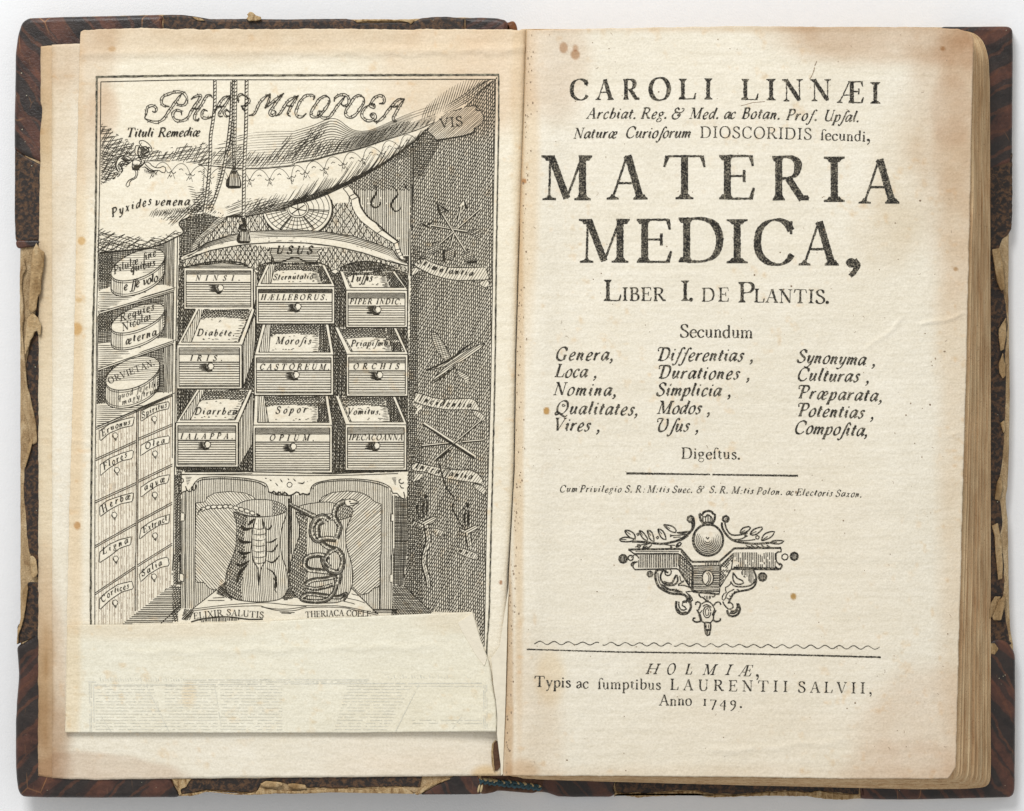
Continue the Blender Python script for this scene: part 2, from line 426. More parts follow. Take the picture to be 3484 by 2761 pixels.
class Plate:
    """keeps track of which drawn shape covers which, so that hatching stops at outlines"""
    def __init__(s, x0, y0, x1, y1):
        s.x0, s.y0 = x0, y0; s.map = np.zeros((y1 - y0, x1 - x0), np.int32); s.k = 0; s.q = []; s.bb = {}
    def rg(s, pts):
        p = Q(pts) if isinstance(pts, str) else np.asarray(pts, float)
        s.k += 1
        s.polys = getattr(s, 'polys', {}); s.polys[s.k] = p
        xa, ya = np.floor(p.min(0)).astype(int); xb, yb = np.ceil(p.max(0)).astype(int)
        h, w = s.map.shape
        xa = max(xa, s.x0); ya = max(ya, s.y0); xb = min(xb, s.x0 + w - 1); yb = min(yb, s.y0 + h - 1)
        s.bb[s.k] = (xa, ya, xb, yb)
        if xb <= xa or yb <= ya: return s.k
        X = np.arange(xa, xb + 1)[None, :] + 0.5; Y = np.arange(ya, yb + 1)[:, None] + 0.5
        ins = np.zeros((yb - ya + 1, xb - xa + 1), bool)
        for (ax, ay), (bx, by) in zip(p, np.roll(p, -1, 0)):
            if ay == by: continue
            c = (ay > Y) != (by > Y)
            ins ^= c & (X < (bx - ax) * (Y - ay) / (by - ay) + ax)
        s.map[ya - s.y0:yb - s.y0 + 1, xa - s.x0:xb - s.x0 + 1][ins] = s.k
        return s.k
    def at(s, p):
        h, w = s.map.shape
        return s.map[np.clip(p[:, 1].astype(int) - s.y0, 0, h - 1), np.clip(p[:, 0].astype(int) - s.x0, 0, w - 1)]
    def line(s, pts, w=2.2, sm=False, taper=0.0, closed=False, ink='e', top=False, rough=0.12):
        p = Q(pts) if isinstance(pts, str) else np.asarray(pts, float)
        if sm: p = smooth(p, 6, closed)
        elif closed: p = np.vstack([p, p[:1]])
        s.q.append((p, w, taper, ink, 10 ** 9 if top else s.k, None, rough))
    def shape(s, pts, w=2.2, sm=False, ink='e'):
        p = Q(pts) if isinstance(pts, str) else np.asarray(pts, float)
        if sm: p = smooth(p, 6, True)[:-1]
        k = s.rg(p); s.line(p, w, closed=True, ink=ink); return k
    def hatch(s, regs, ang, sp, w=2.0, jit=0.12, ink='e', wob=0.5, pred=None, brk=0.0, trim=0.0, off=0.0):
        if isinstance(regs, int): regs = [regs]
        bx = np.array([s.bb[r] for r in regs]); xa, ya = bx[:, :2].min(0); xb, yb = bx[:, 2:].max(0)
        c = np.array([(xa + xb) / 2, (ya + yb) / 2]); R = math.hypot(xb - xa, yb - ya) / 2 + 4
        d = np.array([math.cos(ang), -math.sin(ang)]); nn = np.array([-d[1], d[0]])
        t = -R + off
        while t < R:
            b = c + nn * (t + random.uniform(-jit, jit) * sp)
            p = b + d * np.linspace(-R, R, max(2, int(2 * R / 2.5)))[:, None]
            ss = np.linspace(-R, R, len(p))
            p = p + nn * (wob * np.sin(ss / 37 + t) + wob * 0.6 * np.sin(ss / 15 + t * 3))[:, None]
            s.q.append((p, w * random.uniform(0.82, 1.12), trim, ink, None, (set(regs), pred, brk), 0.1))
            t += sp
    def flow(s, A, B, n, w=2.0, cut=(0, 1, 0, 1), jit=0.05, regs=None, ink='e', taper=0.3, pw=1.0):
        A = Q(A) if isinstance(A, str) else A; B = Q(B) if isinstance(B, str) else B
        A = resample(smooth(A), 6); B = resample(smooth(B), 6); m = 60
        f = lambda P: np.stack([np.interp(np.linspace(0, 1, m), np.linspace(0, 1, len(P)), P[:, i]) for i in (0, 1)], -1)
        A, B = f(A), f(B); a0, a1, b0, b1 = cut
        for i in range(n):
            t = (i / max(1, n - 1)) ** pw
            s0 = a0 + (b0 - a0) * t + random.uniform(-jit, jit); s1 = a1 + (b1 - a1) * t + random.uniform(-jit, jit)
            s0, s1 = max(0, s0), min(1, s1)
            if s1 - s0 < 0.03: continue
            P = A * (1 - t) + B * t
            u = np.linspace(s0, s1, 40); g = np.linspace(0, 1, m)
            p = np.stack([np.interp(u, g, P[:, 0]), np.interp(u, g, P[:, 1])], -1)
            s.q.append((p, w * random.uniform(0.85, 1.1), taper, ink, s.k if regs is None else None, (set(regs), None, 0) if regs else None, 0.1))
    def draw(s, inks):
        for (p, w, taper, ink, top, cond, rough) in s.q:
            p = resample(np.asarray(p, float), 2.5)
            ids = s.at(p)
            if cond:
                ok = np.isin(ids, list(cond[0]))
                if cond[1] is not None: ok &= cond[1](p[:, 0], p[:, 1])
                if cond[2]: ok &= ~(vnoise(p[:, 0], p[:, 1], 9, 5) < cond[2])
            else: ok = ids <= top
            if not ok.any(): continue
            e = np.flatnonzero(np.diff(np.concatenate([[0], ok.astype(int), [0]])))
            for a, b in zip(e[::2], e[1::2]):
                if b - a < 2: continue
                r = p[a:b]
                k = max(1, int(len(r) / max(2, len(r) // (3 if len(r) < 24 else 4)))); r = np.vstack([r[:-1:k], r[-1:]])
                w_ = w * (1.12 if ink == 'e' else 1.0); ww = np.full(len(r), w_)
                if taper:
                    u = np.linspace(0, 1, len(r)); ww = w_ * np.clip(np.minimum(u, 1 - u) / max(taper, 1e-3) * 0.75 + 0.25, 0, 1)
                inks[ink].ribbon(r, ww, rough)

def inside(pts, soft=0.0, seed=0):
    p = Q(pts) if isinstance(pts, str) else np.asarray(pts, float)
    def f(x, y):
        if soft: x = x + soft * (vnoise(x, y, 9, seed) - .5) * 2; y = y + soft * (vnoise(x, y, 9, seed + 3) - .5) * 2
        r = np.zeros(x.shape, bool)
        for (ax, ay), (bx, by) in zip(p, np.roll(p, -1, 0)):
            if ay == by: continue
            r ^= ((ay > y) != (by > y)) & (x < (bx - ax) * (y - ay) / (by - ay) + ax)
        return r
    return f
# ------------------------------------------------------------------ letters, drawn stroke by stroke (height of a capital = 100)
BW = 'c 16 99 44 98 57 86 57 68 46 50 16 48;'
ROM = {
 'A': '78;n 39 97 11 2;k 41 99 66 1;n 22 36 54 36;z 11 0 12;s 66 0 14;n 39 98 34 92',
 'B': '66;k 16 1 16 99;c 16 99 38 98 50 88 49 68 36 54 18 53;c 18 53 44 52 57 38 55 14 40 1 16 1;s 14 0 11;s 14 100 11',
 'C': '78;c 70 76 62 93 46 101 28 96 14 78 10 50 14 22 30 3 50 -1 64 8 72 22;n 70 68 71 98;n 70 72 70 92',
 'D': '84;k 16 1 16 99;c 16 99 46 98 66 84 74 50 66 16 46 2 16 1;s 14 0 12;s 14 100 12',
 'E': '70;k 18 1 18 99;n 18 99 62 99;m 61 100 65 76;n 18 53 48 53;m 49 67 49 39;n 18 1 62 1;m 61 0 67 26;s 16 0 13;s 16 100 13',
 'F': '64;k 18 1 18 99;n 18 99 60 99;m 59 100 62 76;n 18 53 46 53;m 47 67 47 39;s 18 0 13;s 16 100 12',
 'G': '84;c 70 76 60 93 46 101 28 96 14 78 10 50 14 22 30 3 50 -1 68 8;n 70 70 71 98;k 68 4 68 40;s 68 42 11',
 'H': '82;k 16 1 16 99;k 66 1 66 99;n 16 52 66 52;s 16 0 13;s 16 100 13;s 66 0 13;s 66 100 13',
 'I': '40;k 20 1 20 99;s 20 0 16;s 20 100 16',
 'L': '66;k 18 1 18 99;n 18 1 60 1;m 59 0 65 30;s 18 100 14;s 16 0 13',
 'M': '104;n 18 2 20 92;k 22 99 54 3;n 54 3 84 94;k 86 1 86 99;z 18 0 14;s 86 0 17;z 14 100 12;s 92 100 14',
 'N': '84;n 16 2 16 96;k 14 99 68 3;n 69 2 69 98;z 16 0 12;z 10 100 12;z 69 100 13',
 'O': '90;o 45 101 20 88 9 50 20 12 45 -1 70 12 81 50 70 88',
 'P': '64;k 18 1 18 99;' + 'c 18 99 44 98 57 88 59 74 53 56 38 47 18 47;s 18 0 13;s 16 100 12',
 'R': '80;k 18 1 18 99;c 18 99 44 98 57 88 59 74 53 58 38 50 18 50;k 38 50 68 1;s 18 0 13;s 16 100 12;s 72 0 10',
 'S': '62;c 51 78 44 95 28 101 13 91 11 75 22 60 42 47 54 31 50 10 32 -1 14 5 6 22;n 52 74 52 98;n 6 28 6 2',
 'T': '84;k 42 1 42 99;n 10 99 74 99;m 10 100 4 74;m 74 100 80 74;s 42 0 17',
 'U': '84;c 18 98 18 30 26 6 44 -1 62 8 68 30;n 68 30 68 98;s 18 100 13;z 68 100 11',
 'V': '80;k 13 99 41 1;n 41 2 69 98;s 13 100 13;z 69 100 11',
 'X': '76;k 13 99 63 1;n 63 98 13 2;s 13 100 12;z 62 100 11;z 13 0 11;s 63 0 12',
 'Æ': '112;n 50 96 10 2;k 62 1 62 99;n 26 36 60 36;n 46 99 104 99;m 103 100 107 76;n 62 53 90 53;m 91 67 91 39;n 62 1 104 1;m 103 0 110 26;z 10 0 12;s 60 0 12',
 'a': '48;c 9 48 18 60 30 60 38 50 38 36;k 38 46 38 10;h 38 10 43 0 50 6;c 38 38 18 28 7 14 18 0 38 14;d 10 48 5',
 'b': '56;k 14 4 14 98;c 15 48 30 62 46 54 51 32 42 6 28 -1 14 6;n 4 94 14 98', 'c': '48;c 42 48 32 61 20 58 8 42 8 20 20 1 34 2 45 14;d 42 49 6',
 'd': '56;k 42 2 42 98;c 42 50 28 62 11 52 6 28 16 3 30 0 42 12;n 32 94 42 98;n 42 2 52 3', 'e': '48;n 9 36 43 36;c 43 36 40 55 26 62 11 50 7 26 18 1 34 2 45 14',
 'g': '52;o 24 62 10 55 8 42 14 29 24 25 36 31 40 44 36 57;h 16 28 9 17 18 8 38 5 46 -8 36 -24 18 -26 6 -16 10 -2 18 6;n 38 57 51 60',
 'i': '28;k 14 1 14 60;s 14 0 10;n 5 57 14 61;d 14 84 7', 'l': '28;k 14 1 14 98;s 14 0 10;n 5 95 14 99',
 'm': '84;k 14 1 14 60;h 15 46 26 59 36 61 41 48;k 42 52 42 1;h 43 46 54 59 64 61 69 48;k 70 52 70 1;s 14 0 9;s 42 0 9;s 70 0 9;n 4 56 14 61',
 'n': '56;k 14 1 14 60;h 15 46 26 59 36 61 41 48;k 42 52 42 1;s 14 0 9;s 42 0 9;n 4 56 14 61',
 'o': '54;o 27 62 13 55 7 31 13 7 27 -1 41 7 47 31 41 55', 'p': '56;k 14 -36 14 60;c 15 50 30 62 46 52 50 30 42 5 28 -1 14 8;s 14 -37 10;n 4 56 14 61',
 'r': '38;k 14 1 14 60;h 15 44 22 56 32 60;d 34 55 7;s 14 0 10;n 4 56 14 61', 's': '42;c 34 50 26 61 13 59 9 46 22 34 35 24 35 8 22 -1 8 8;n 36 46 36 60;n 6 2 6 16',
 't': '34;k 14 72 14 12;h 14 12 20 0 32 8;n 4 59 30 59;n 6 60 15 74', 'u': '56;k 13 60 13 16;h 13 16 18 0 30 2 41 16;k 42 60 42 2;n 4 58 13 61;n 33 58 42 61;n 42 2 52 3',
 'y': '52;k 10 60 28 2;h 46 60 28 2 18 -28 10 -34;d 10 -32 6;z 10 61 9;z 45 61 8', 'ſ': '30;k 14 1 14 70;h 14 70 17 92 28 100 38 92;d 38 92 6;s 14 0 10;n 4 56 14 58',
 ',': '24;d 10 5 9;h 17 6 16 -10 5 -24', '.': '22;d 10 5 9.5', ':': '22;d 10 5 7;d 10 50 7',
 '1': '30;k 15 1 15 60;s 15 0 11;s 15 61 9', '7': '50;n 5 58 46 58;m 5 60 4 46;k 46 58 20 -34', '4': '54;n 36 62 3 8;n 3 7 50 7;k 38 62 38 -32', '9': '52;o 24 62 9 52 8 36 18 22 32 22 42 36 40 54;c 42 42 40 10 26 -20 8 -32',
 ' ': '34'}
AE = 'c 37 56 25 62 11 50 5 24 11 1 23 5 35 32;'
CURL = 'h -12 78 -18 90 -8 100 12 100 22 99;d -12 77 6;'
ITA = {
 'a': '52;' + AE + 'k 45 62 37 10;h 37 10 43 -1 56 16', 'b': '46;k 12 98 8 16;c 8 16 16 -1 34 8 41 34 34 58 20 54 10 36', 'c': '42;c 36 50 28 61 14 54 6 28 12 2 26 0 40 14;d 35 50 5',
 'd': '52;' + AE + 'k 48 100 37 12;h 37 12 42 0 50 10', 'e': '42;c 7 26 28 32 37 48 30 61 16 56 6 28 12 2 26 0 40 12',
 'f': '34;c 46 90 36 100 27 88 20 40 12 -20 2 -36 -10 -30;n 6 58 34 58;d -9 -29 5;d 46 90 5', 'g': '48;o 24 62 10 54 8 42 14 30 26 28 36 36 38 52;h 14 30 8 18 20 8 36 0 36 -16 20 -28 2 -24 0 -10 12 4;n 36 58 48 60',
 'h': '48;k 14 100 7 1;h 9 30 20 52 32 60 40 50;c 40 50 42 26 32 4 20 2', 'i': '26;h 0 44 8 59;k 11 60 8 12;h 8 12 12 0 22 10;d 13 84 6', 'j': '26;k 11 60 4 -20', 'l': '27;k 14 100 8 12;h 8 12 12 0 22 10;h 4 94 14 100',
 'm': '74;h 0 44 8 59;k 11 60 6 1;h 8 26 20 50 32 60;k 36 56 31 1;h 33 26 45 50 57 60;k 61 56 56 12;h 56 12 60 0 70 10',
 'n': '50;h 0 44 8 59;k 11 60 6 1;h 8 26 20 50 32 60;k 36 56 31 12;h 31 12 35 0 46 10',
 'o': '46;o 25 62 12 52 5 28 10 4 22 -1 36 8 42 34 37 56', 'p': '48;h 0 46 8 60;k 12 60 3 -36;c 9 36 22 58 36 58 42 34 34 6 20 -1 10 8;s 3 -37 11',
 'q': '48;' + AE + 'k 42 60 34 -36;s 34 -37 10', 'r': '38;h 0 44 8 59;k 11 60 6 1;h 8 26 18 48 30 60;d 32 57 6', 's': '36;c 33 50 25 62 13 56 14 42 27 28 28 12 18 0 4 2;d 32 52 5;d 4 8 5',
 't': '30;k 15 82 8 12;h 8 12 12 0 24 10;n -1 60 29 60;n -1 57 29 57', 'u': '52;h 0 46 8 60;k 12 60 7 14;h 7 14 12 -1 24 6 36 30;k 41 60 36 12;h 36 12 40 0 50 10', 'v': '44;h 0 50 8 60;k 10 60 16 2;h 16 2 32 16 40 40 36 60',
 'x': '46;c 4 54 14 60 22 30 30 0 40 8;n 42 60 2 0', 'y': '48;h 0 46 8 60;k 12 60 10 14;h 10 14 16 -1 28 10 38 32;c 43 60 34 -6 18 -32 0 -32;d 0 -30 5', 'z': '40;n 4 60 36 60 4 1 36 1',
 'æ': '74;' + AE + 'k 41 58 36 10;c 38 28 56 32 66 46 60 61 46 56 37 28 42 2 56 0 70 12', 'ſ': '26;c 46 90 36 100 27 88 20 40 12 -20 2 -36 -10 -30;d -9 -29 5;d 46 90 5',
 'D': '80;' + CURL + 'k 18 1 18 99;c 18 99 44 98 64 84 70 50 62 16 44 2 18 1;s 16 0 12', 'P': '66;' + CURL + 'k 18 1 18 99;c 18 99 44 98 57 88 59 74 53 56 38 47 20 47;s 18 0 13',
 'U': '84;' + CURL + 'c 22 98 10 50 16 8 36 -1 58 14 64 50 60 80 50 98', 'Q': '92;o 45 101 20 88 9 50 20 12 45 -1 70 12 81 50 70 88;h 52 70 40 74 38 60 50 56 58 68;c 40 2 14 -8 6 6 20 14 50 -6 80 -22 96 -10',
 '&': '84;c 38 82 28 99 10 90 12 66 34 56;c 34 56 6 50 0 20 16 -1 44 2 60 30 52 48 40 38 50 26;h 34 56 62 58 80 78 74 98 60 88;d 38 82 5'}
ITA['é'] = ITA['e'] + ';n 26 72 38 92'
for k_ in 'ABCEFGHILMNORSTVXÆ.,: 1749': ITA.setdefault(k_, ROM[k_])
ITA_PLAIN = dict(ITA); ITA_PLAIN['D'] = ROM['D']; ITA_PLAIN['P'] = ROM['P']; ITA_PLAIN['U'] = ROM['U']

def wnib(p, w, W_, phi):
    t = np.gradient(p, axis=0); a = np.arctan2(t[:, 1], t[:, 0])
    return w + (W_ - w) * np.abs(np.sin(a - phi)) ** 1.5
def glyph(ink, g, ox, oy, sx, sy, rot, style, wt, rough):
    """style: r roman, i italic"""
    sh = 0.27 if style == 'i' else 0.0
    phi = math.radians(40 if style == 'i' else 12)
    Wd, wn = 13.5 * wt, 4.6 * wt ** 0.5
    sc = abs(sy)
    c, s_ = math.cos(rot), math.sin(rot)
    def tr(p):
        x = (p[:, 0] + sh * p[:, 1]) * sx; y = p[:, 1] * sy
        return np.stack([ox + c * x - s_ * y, oy - (s_ * x + c * y)], -1)
    step = max(2.2, 4.2) / sc
    for tk in g.split(';')[1:]:
        f = tk.split()
        if not f: continue
        op = f[0]; v = np.array([float(q) for q in f[1:]])
        if op in 'knchmo':
            p = v.reshape(-1, 2)
            if op in 'cho': p = smooth(p, 5, op == 'o')
            p = resample(p, step)
            if op == 'k': w = np.full(len(p), Wd)
            elif op == 'n': w = np.full(len(p), wn)
            elif op == 'h': w = np.full(len(p), wn * (1.5 if style == 'i' else 1.2))
            elif op == 'm': w = np.linspace(Wd * 0.62, wn, len(p)) if v[1] < v[3] - 200 or True else wn
            else: w = wnib(p, wn, Wd * 1.08, phi)
            if op == 'm' and len(v) == 4 and abs(v[1] - v[3]) < 30 and abs(v[0] - v[2]) < 0.5: w = np.full(len(p), wn * 1.3)
            ink.ribbon(tr(p), w * sc, rough)
        elif op in 'sz':
            x, y, h = v; d = 1 if y < 50 or y in (61, 42) and False else -1
            if y in (61, 60, 42): d = -1
            b = (Wd if op == 's' else wn) / 2; t = wn * 0.75
            q = np.array([(-h, -t * .3), (-h, t * .8), (-b - 3, t * 1.3), (-b, 11), (b, 11), (b + 3, t * 1.3), (h, t * .8), (h, -t * .3)]) * (1, d) + (x, y)
            if rough: q = q + RNG.normal(0, rough * 0.6 / sc, q.shape)
            ink.poly(tr(q))
        elif op == 'd':
            x, y, r = v; a = np.linspace(0, 2 * math.pi, 11)[:-1]
            ink.poly(tr(np.stack([x + r * np.cos(a) * RNG.uniform(.9, 1.1, 10), y + r * np.sin(a)], -1)))
def adv(g): return float(g.split(';')[0])
def text(ink, s, x0, x1, base, cap, style='r', wt=1.0, rough=0.35, small=None, rotk=1.0, fit=True, plain=False):
    """base: list of (x, y) the line of type stands on; letters are spread to fill x0..x1"""
    tab = ROM if style == 'r' else (ITA_PLAIN if plain else ITA)
    base = np.array(base, float) if not np.isscalar(base) else np.array([(x0, base), (x1, base)])
    al = []; items = []
    for ch in s:
        if ch not in tab: ch_ = ch
        sc = cap
        if small and ch.islower():
            items.append((ROM[ch.upper()], small)); continue
        items.append((tab.get(ch, ROM.get(ch, ROM[' '])), cap))
    nat = sum(adv(g) * c / 100 for g, c in items); n = len(items)
    last = items[-1]
    free = (x1 - x0) - nat
    kx = min(1.20 if style == 'r' else 1.07, max(0.55, ((x1 - x0) - (n - 1) * 0.02 * cap) / nat)); ls = ((x1 - x0) - nat * kx) / max(1, n - 1)
    x = x0
    for g, c in items:
        a = adv(g) * c / 100 * kx
        xm = x + a / 2; y = np.interp(x, base[:, 0], base[:, 1]); ym = np.interp(xm, base[:, 0], base[:, 1])
        dy = np.interp(x + a, base[:, 0], base[:, 1]) - y
        rot = -math.atan2(dy, max(a, 1)) * rotk if abs(x1 - x0) > 1 else 0
        glyph(ink, g, x + RNG.normal(0, 0.15), y + RNG.normal(0, 0.35), c / 100 * kx, c / 100, rot, style, wt, rough)
        x += a + ls
def boxed(ink, ch, x0, x1, ytop, ybase, wt=1.15, rough=0.7, style='r'):
    g = (ROM if style == 'r' else ITA)[ch]; xs = []
    for tk in g.split(';')[1:]:
        f = tk.split(); v = [float(q) for q in f[1:]]
        if f[0] in 'sz': xs += [v[0] - v[2], v[0] + v[2]]
        elif f[0] == 'd': xs += [v[0] - v[2], v[0] + v[2]]
        elif f[0] == 'k': xs += [q - 6 for q in v[0::2]] + [q + 6 for q in v[0::2]]
        else: xs += v[0::2]
    if ch in 'OCS': xs = [min(xs) - 6, max(xs) + (6 if ch == 'O' else 1)]
    a, b = min(xs), max(xs); sx = (x1 - x0) / (b - a); sy = (ybase - ytop) / 100
    glyph(ink, g, x0 - a * sx, ybase, sx, sy, 0, style, wt, rough)
# ------------------------------------------------------------------ title page
T_ = (0.80, 0.68, 0.52); T2 = (0.88, 0.78, 0.64); DK = (0.62, 0.46, 0.32)
title_tone = [
    # broad browning along the edges and the damp stains of the corners
    (3330, 330, 190, 560, 0.6, 0.85, (0.85, 0.75, 0.63)), (3150, 95, 420, 110, 0.6, 0.95, (0.82, 0.70, 0.57)), (3260, 200, 60, 60, 1.2, 0.6, (0.85, 0.74, 0.62)), (3290, 1100, 55, 1500, 1.4, 0.8, (0.90, 0.80, 0.66)),
    (2300, 80, 700, 18, 1.3, 0.9, (0.84, 0.74, 0.60)), (1850, 170, 110, 160, 0.9, 0.9, (0.88, 0.78, 0.67)), (2400, 2660, 900, 30, 1.5, 0.6, (0.91, 0.84, 0.74)),
    (3200, 2540, 210, 160, 0.9, 0.8, (0.89, 0.79, 0.68)), (3050, 2610, 160, 60, 0.8, 0.6, (0.88, 0.78, 0.68)), (2600, 2600, 420, 140, 1.0, 0.3, (0.94, 0.88, 0.79)), (1770, 2600, 90, 260, 1.0, 0.7, (0.90, 0.81, 0.69)),
    (1772, 2625, 34, 26, 1.2, 0.75, (0.80, 0.64, 0.44)), (3060, 620, 60, 150, 1.2, 0.45, (0.88, 0.80, 0.66)), (3000, 780, 70, 90, 1.2, 0.4, (0.86, 0.78, 0.64)),
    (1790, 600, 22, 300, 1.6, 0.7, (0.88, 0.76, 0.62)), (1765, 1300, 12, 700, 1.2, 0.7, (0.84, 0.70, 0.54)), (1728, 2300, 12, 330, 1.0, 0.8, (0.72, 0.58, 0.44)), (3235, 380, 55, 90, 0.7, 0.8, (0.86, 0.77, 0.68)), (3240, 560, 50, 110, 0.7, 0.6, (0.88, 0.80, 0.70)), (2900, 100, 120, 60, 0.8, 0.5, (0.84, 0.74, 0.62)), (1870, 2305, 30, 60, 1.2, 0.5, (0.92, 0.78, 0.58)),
    (1917, 162, 12, 15, 0.5, 0.85, (0.62, 0.44, 0.32)), (1957, 187, 13, 14, 0.5, 0.9, (0.62, 0.44, 0.32)), (1958, 164, 7, 9, 0.7, 0.8, (0.66, 0.48, 0.36)),
    (1859, 1397, 9, 11, 0.4, 0.95, (0.62, 0.38, 0.14)), (2699, 2030, 8, 9, 0.6, 0.95, (0.55, 0.36, 0.14)), (1782, 617, 7, 7, 0.6, 0.9, (0.6, 0.36, 0.2)),
    (3207, 167, 6, 6, 0.8, 0.8, (0.6, 0.42, 0.25)), (3251, 917, 6, 5, 0.8, 0.8, (0.62, 0.45, 0.28)), (2660, 2110, 260, 340, 1.3, 0.20, (0.95, 0.88, 0.78)),
    (2450, 1300, 500, 700, 1.4, 0.22, (1.03, 1.03, 1.03))]
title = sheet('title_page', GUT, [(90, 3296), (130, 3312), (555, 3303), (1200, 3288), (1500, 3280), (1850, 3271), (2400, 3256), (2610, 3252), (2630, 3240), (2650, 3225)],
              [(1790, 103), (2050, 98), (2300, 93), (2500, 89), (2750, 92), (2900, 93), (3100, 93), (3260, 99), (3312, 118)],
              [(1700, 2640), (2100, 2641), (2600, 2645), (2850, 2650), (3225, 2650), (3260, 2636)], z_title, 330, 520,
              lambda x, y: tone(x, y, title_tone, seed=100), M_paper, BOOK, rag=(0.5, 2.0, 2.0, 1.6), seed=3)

def printed(label, fn, mat=None, name='printed_line'):
    ink = Ink(z_title); fn(ink); o = ink.build(name, mat or M_ink, title, label)
    if o and name in ('printed_line', 'printed_column', 'woodcut_ornament', 'wavy_rule', 'printed_rule'): o['kind'] = 'stuff'
    return o
def letters(lst, wt=1.2, rough=0.6):
    for ch, a, b, t, y in lst:
        ink = Ink(z_title); boxed(ink, ch, a, b, t, y, wt, rough); ink.build('printed_letter', M_ink, title)
def caps_line(lst, style='r', wt=1.15, rough=0.6):
    def f(ink):
        for ch, a, b, t, y in lst: boxed(ink, ch, a, b, t, y, wt, rough, style)
    return f
letters([('C', 1940, 1999, 271, 340), ('A', 2026, 2088, 270, 340), ('R', 2120, 2175, 270, 339), ('O', 2208, 2281, 266, 341), ('L', 2309, 2367, 269, 338), ('I', 2396, 2423, 268, 338),
     ('L', 2522, 2579, 270, 340), ('I', 2608, 2639, 270, 341), ('N', 2661, 2731, 271, 344), ('N', 2756, 2827, 271, 344), ('Æ', 2847, 2937, 278, 350), ('I', 2961, 2995, 281, 352)], 1.38)
def l2(ink):
    b = [(1990, 404.5), (2600, 405), (2680, 409), (2780, 411.5), (2850, 413.5), (2925, 416)]
    for w_, a, c in (('Archiat.', 1994, 2163), ('Reg.', 2178, 2268), ('&', 2286, 2330), ('Med.', 2342, 2444), ('ac', 2462, 2499), ('Botan.', 2521, 2653), ('Prof.', 2672, 2779), ('Upſal.', 2799, 2922)):
        text(ink, w_, a, c, b, 37.5, 'i', 1.2, 0.3, plain=True)
printed('small italic line of the author\'s titles', l2)
def l3(ink):
    b = [(1940, 472), (2100, 470), (2500, 470), (2760, 476), (2970, 483)]
    text(ink, 'Naturæ', 1949, 2097, b, 36, 'i', 1.3, 0.35, plain=True); text(ink, 'Curioſorum', 2125, 2348, b, 38, 'i', 1.2, 0.3, plain=True)
    text(ink, 'DIOSCORIDIS', 2382, 2762, b, 38.5, 'r', 0.95, 0.3); text(ink, 'ſecundi', 2791, 2945, b, 37, 'r', 1.1, 0.3)
    text(ink, ',', 2948, 2968, 480, 52, 'r', 1.2, 0.3)
printed('line in italic and small capitals above the main title', l3)
letters([('M', 1842, 2015, 531, 680), ('A', 2064, 2203, 528, 678), ('T', 2260, 2398, 531, 677), ('E', 2447, 2565, 530, 678), ('R', 2627, 2752, 533, 681), ('I', 2803, 2874, 536, 686), ('A', 2921, 3060, 541, 692)], 1.2, 0.55)
letters([('M', 1969, 2143, 747, 893), ('E', 2166, 2283, 747, 893), ('D', 2309, 2449, 743, 892), ('I', 2472, 2544, 748, 895), ('C', 2566, 2697, 750, 899), ('A', 2717, 2854, 753, 902)], 1.2, 0.55)
def med(ink):
    glyph(ink, '24;d 10 6 11;c 16 12 23 0 17 -14 8 -24', 2880, 904, 1.55, 1.5, 0, 'r', 1.2, 0.7)
printed(None, med, name='printed_comma')
def lib(ink):
    boxed(ink, 'L', 2054, 2112, 953, 1024, 1.25, 0.6); text(ink, 'iber', 2116, 2264, 1024, 70, 'r', 1.2, 0.4, small=45)
    boxed(ink, 'I', 2317, 2345, 956, 1024, 1.25, 0.6); text(ink, '.', 2344, 2360, 1024, 75, 'r', 1.2, 0.4)
    text(ink, 'de', 2387, 2481, 1026, 70, 'r', 1.0, 0.4, small=46); boxed(ink, 'P', 2512, 2562, 961, 1029, 1.15, 0.6)
    text(ink, 'lantis', 2564, 2808, [(2564, 1029), (2808, 1033)], 70, 'r', 1.15, 0.4, small=46); text(ink, '.', 2808, 2822, 1033, 62, 'r', 1.2, 0.4)
printed('small capitals line naming the first book', lib)
printed('single roman word above the columns', lambda k: text(k, 'Secundum', 2312, 2562, [(2312, 1148), (2562, 1151)], 44, 'r', 1.05, 0.3))
for lbl, rows in (('italic list, column next to the gutter', (('Genera,', 1886, 2086, 1226, 1227), ('Loca ,', 1885, 2031, 1283, 1285), ('Nomina,', 1880, 2096, 1345, 1348), ('Qualitates,', 1886, 2170, 1408, 1413), ('Vires ,', 1878, 2041, 1466, 1468))),
                  ('italic list, middle column', (('Differentias ,', 2236, 2563, 1227, 1230), ('Durationes ,', 2239, 2551, 1288, 1292), ('Simplicia ,', 2230, 2487, 1347, 1349), ('Modos ,', 2232, 2417, 1408, 1409), ('Uſus ,', 2234, 2377, 1468, 1469))),
                  ('italic list, column towards the outer margin', (('Synonyma ,', 2708, 2978, 1234, 1245), ('Culturas ,', 2708, 2957, 1295, 1302), ('Præparata,', 2714, 3001, 1356, 1367), ('Potentias ,', 2713, 2973, 1416, 1425), ('Compoſita,', 2698, 2952, 1475, 1485)))):
    printed(lbl, lambda k: [text(k, s, a, b, [(a, y), (b, y2)], 44, 'i', 1.22, 0.35) for s, a, b, y, y2 in rows], name='printed_column')
printed('single roman word under the columns', lambda k: text(k, 'Digeſtus.', 2318, 2519, [(2318, 1561), (2519, 1563)], 38, 'r', 1.1, 0.3))
def rule(ink):
    for pts, w0, w1 in ((((2131, 1611), (2416, 1615)), 7.5, 4.5), (((2424, 1615.5), (2715, 1619.5)), 5, 7)):
        p = resample(np.array(pts, float), 4); ink.ribbon(p, np.linspace(w0, w1, len(p)), 0.35)
printed(None, rule, name='printed_rule')
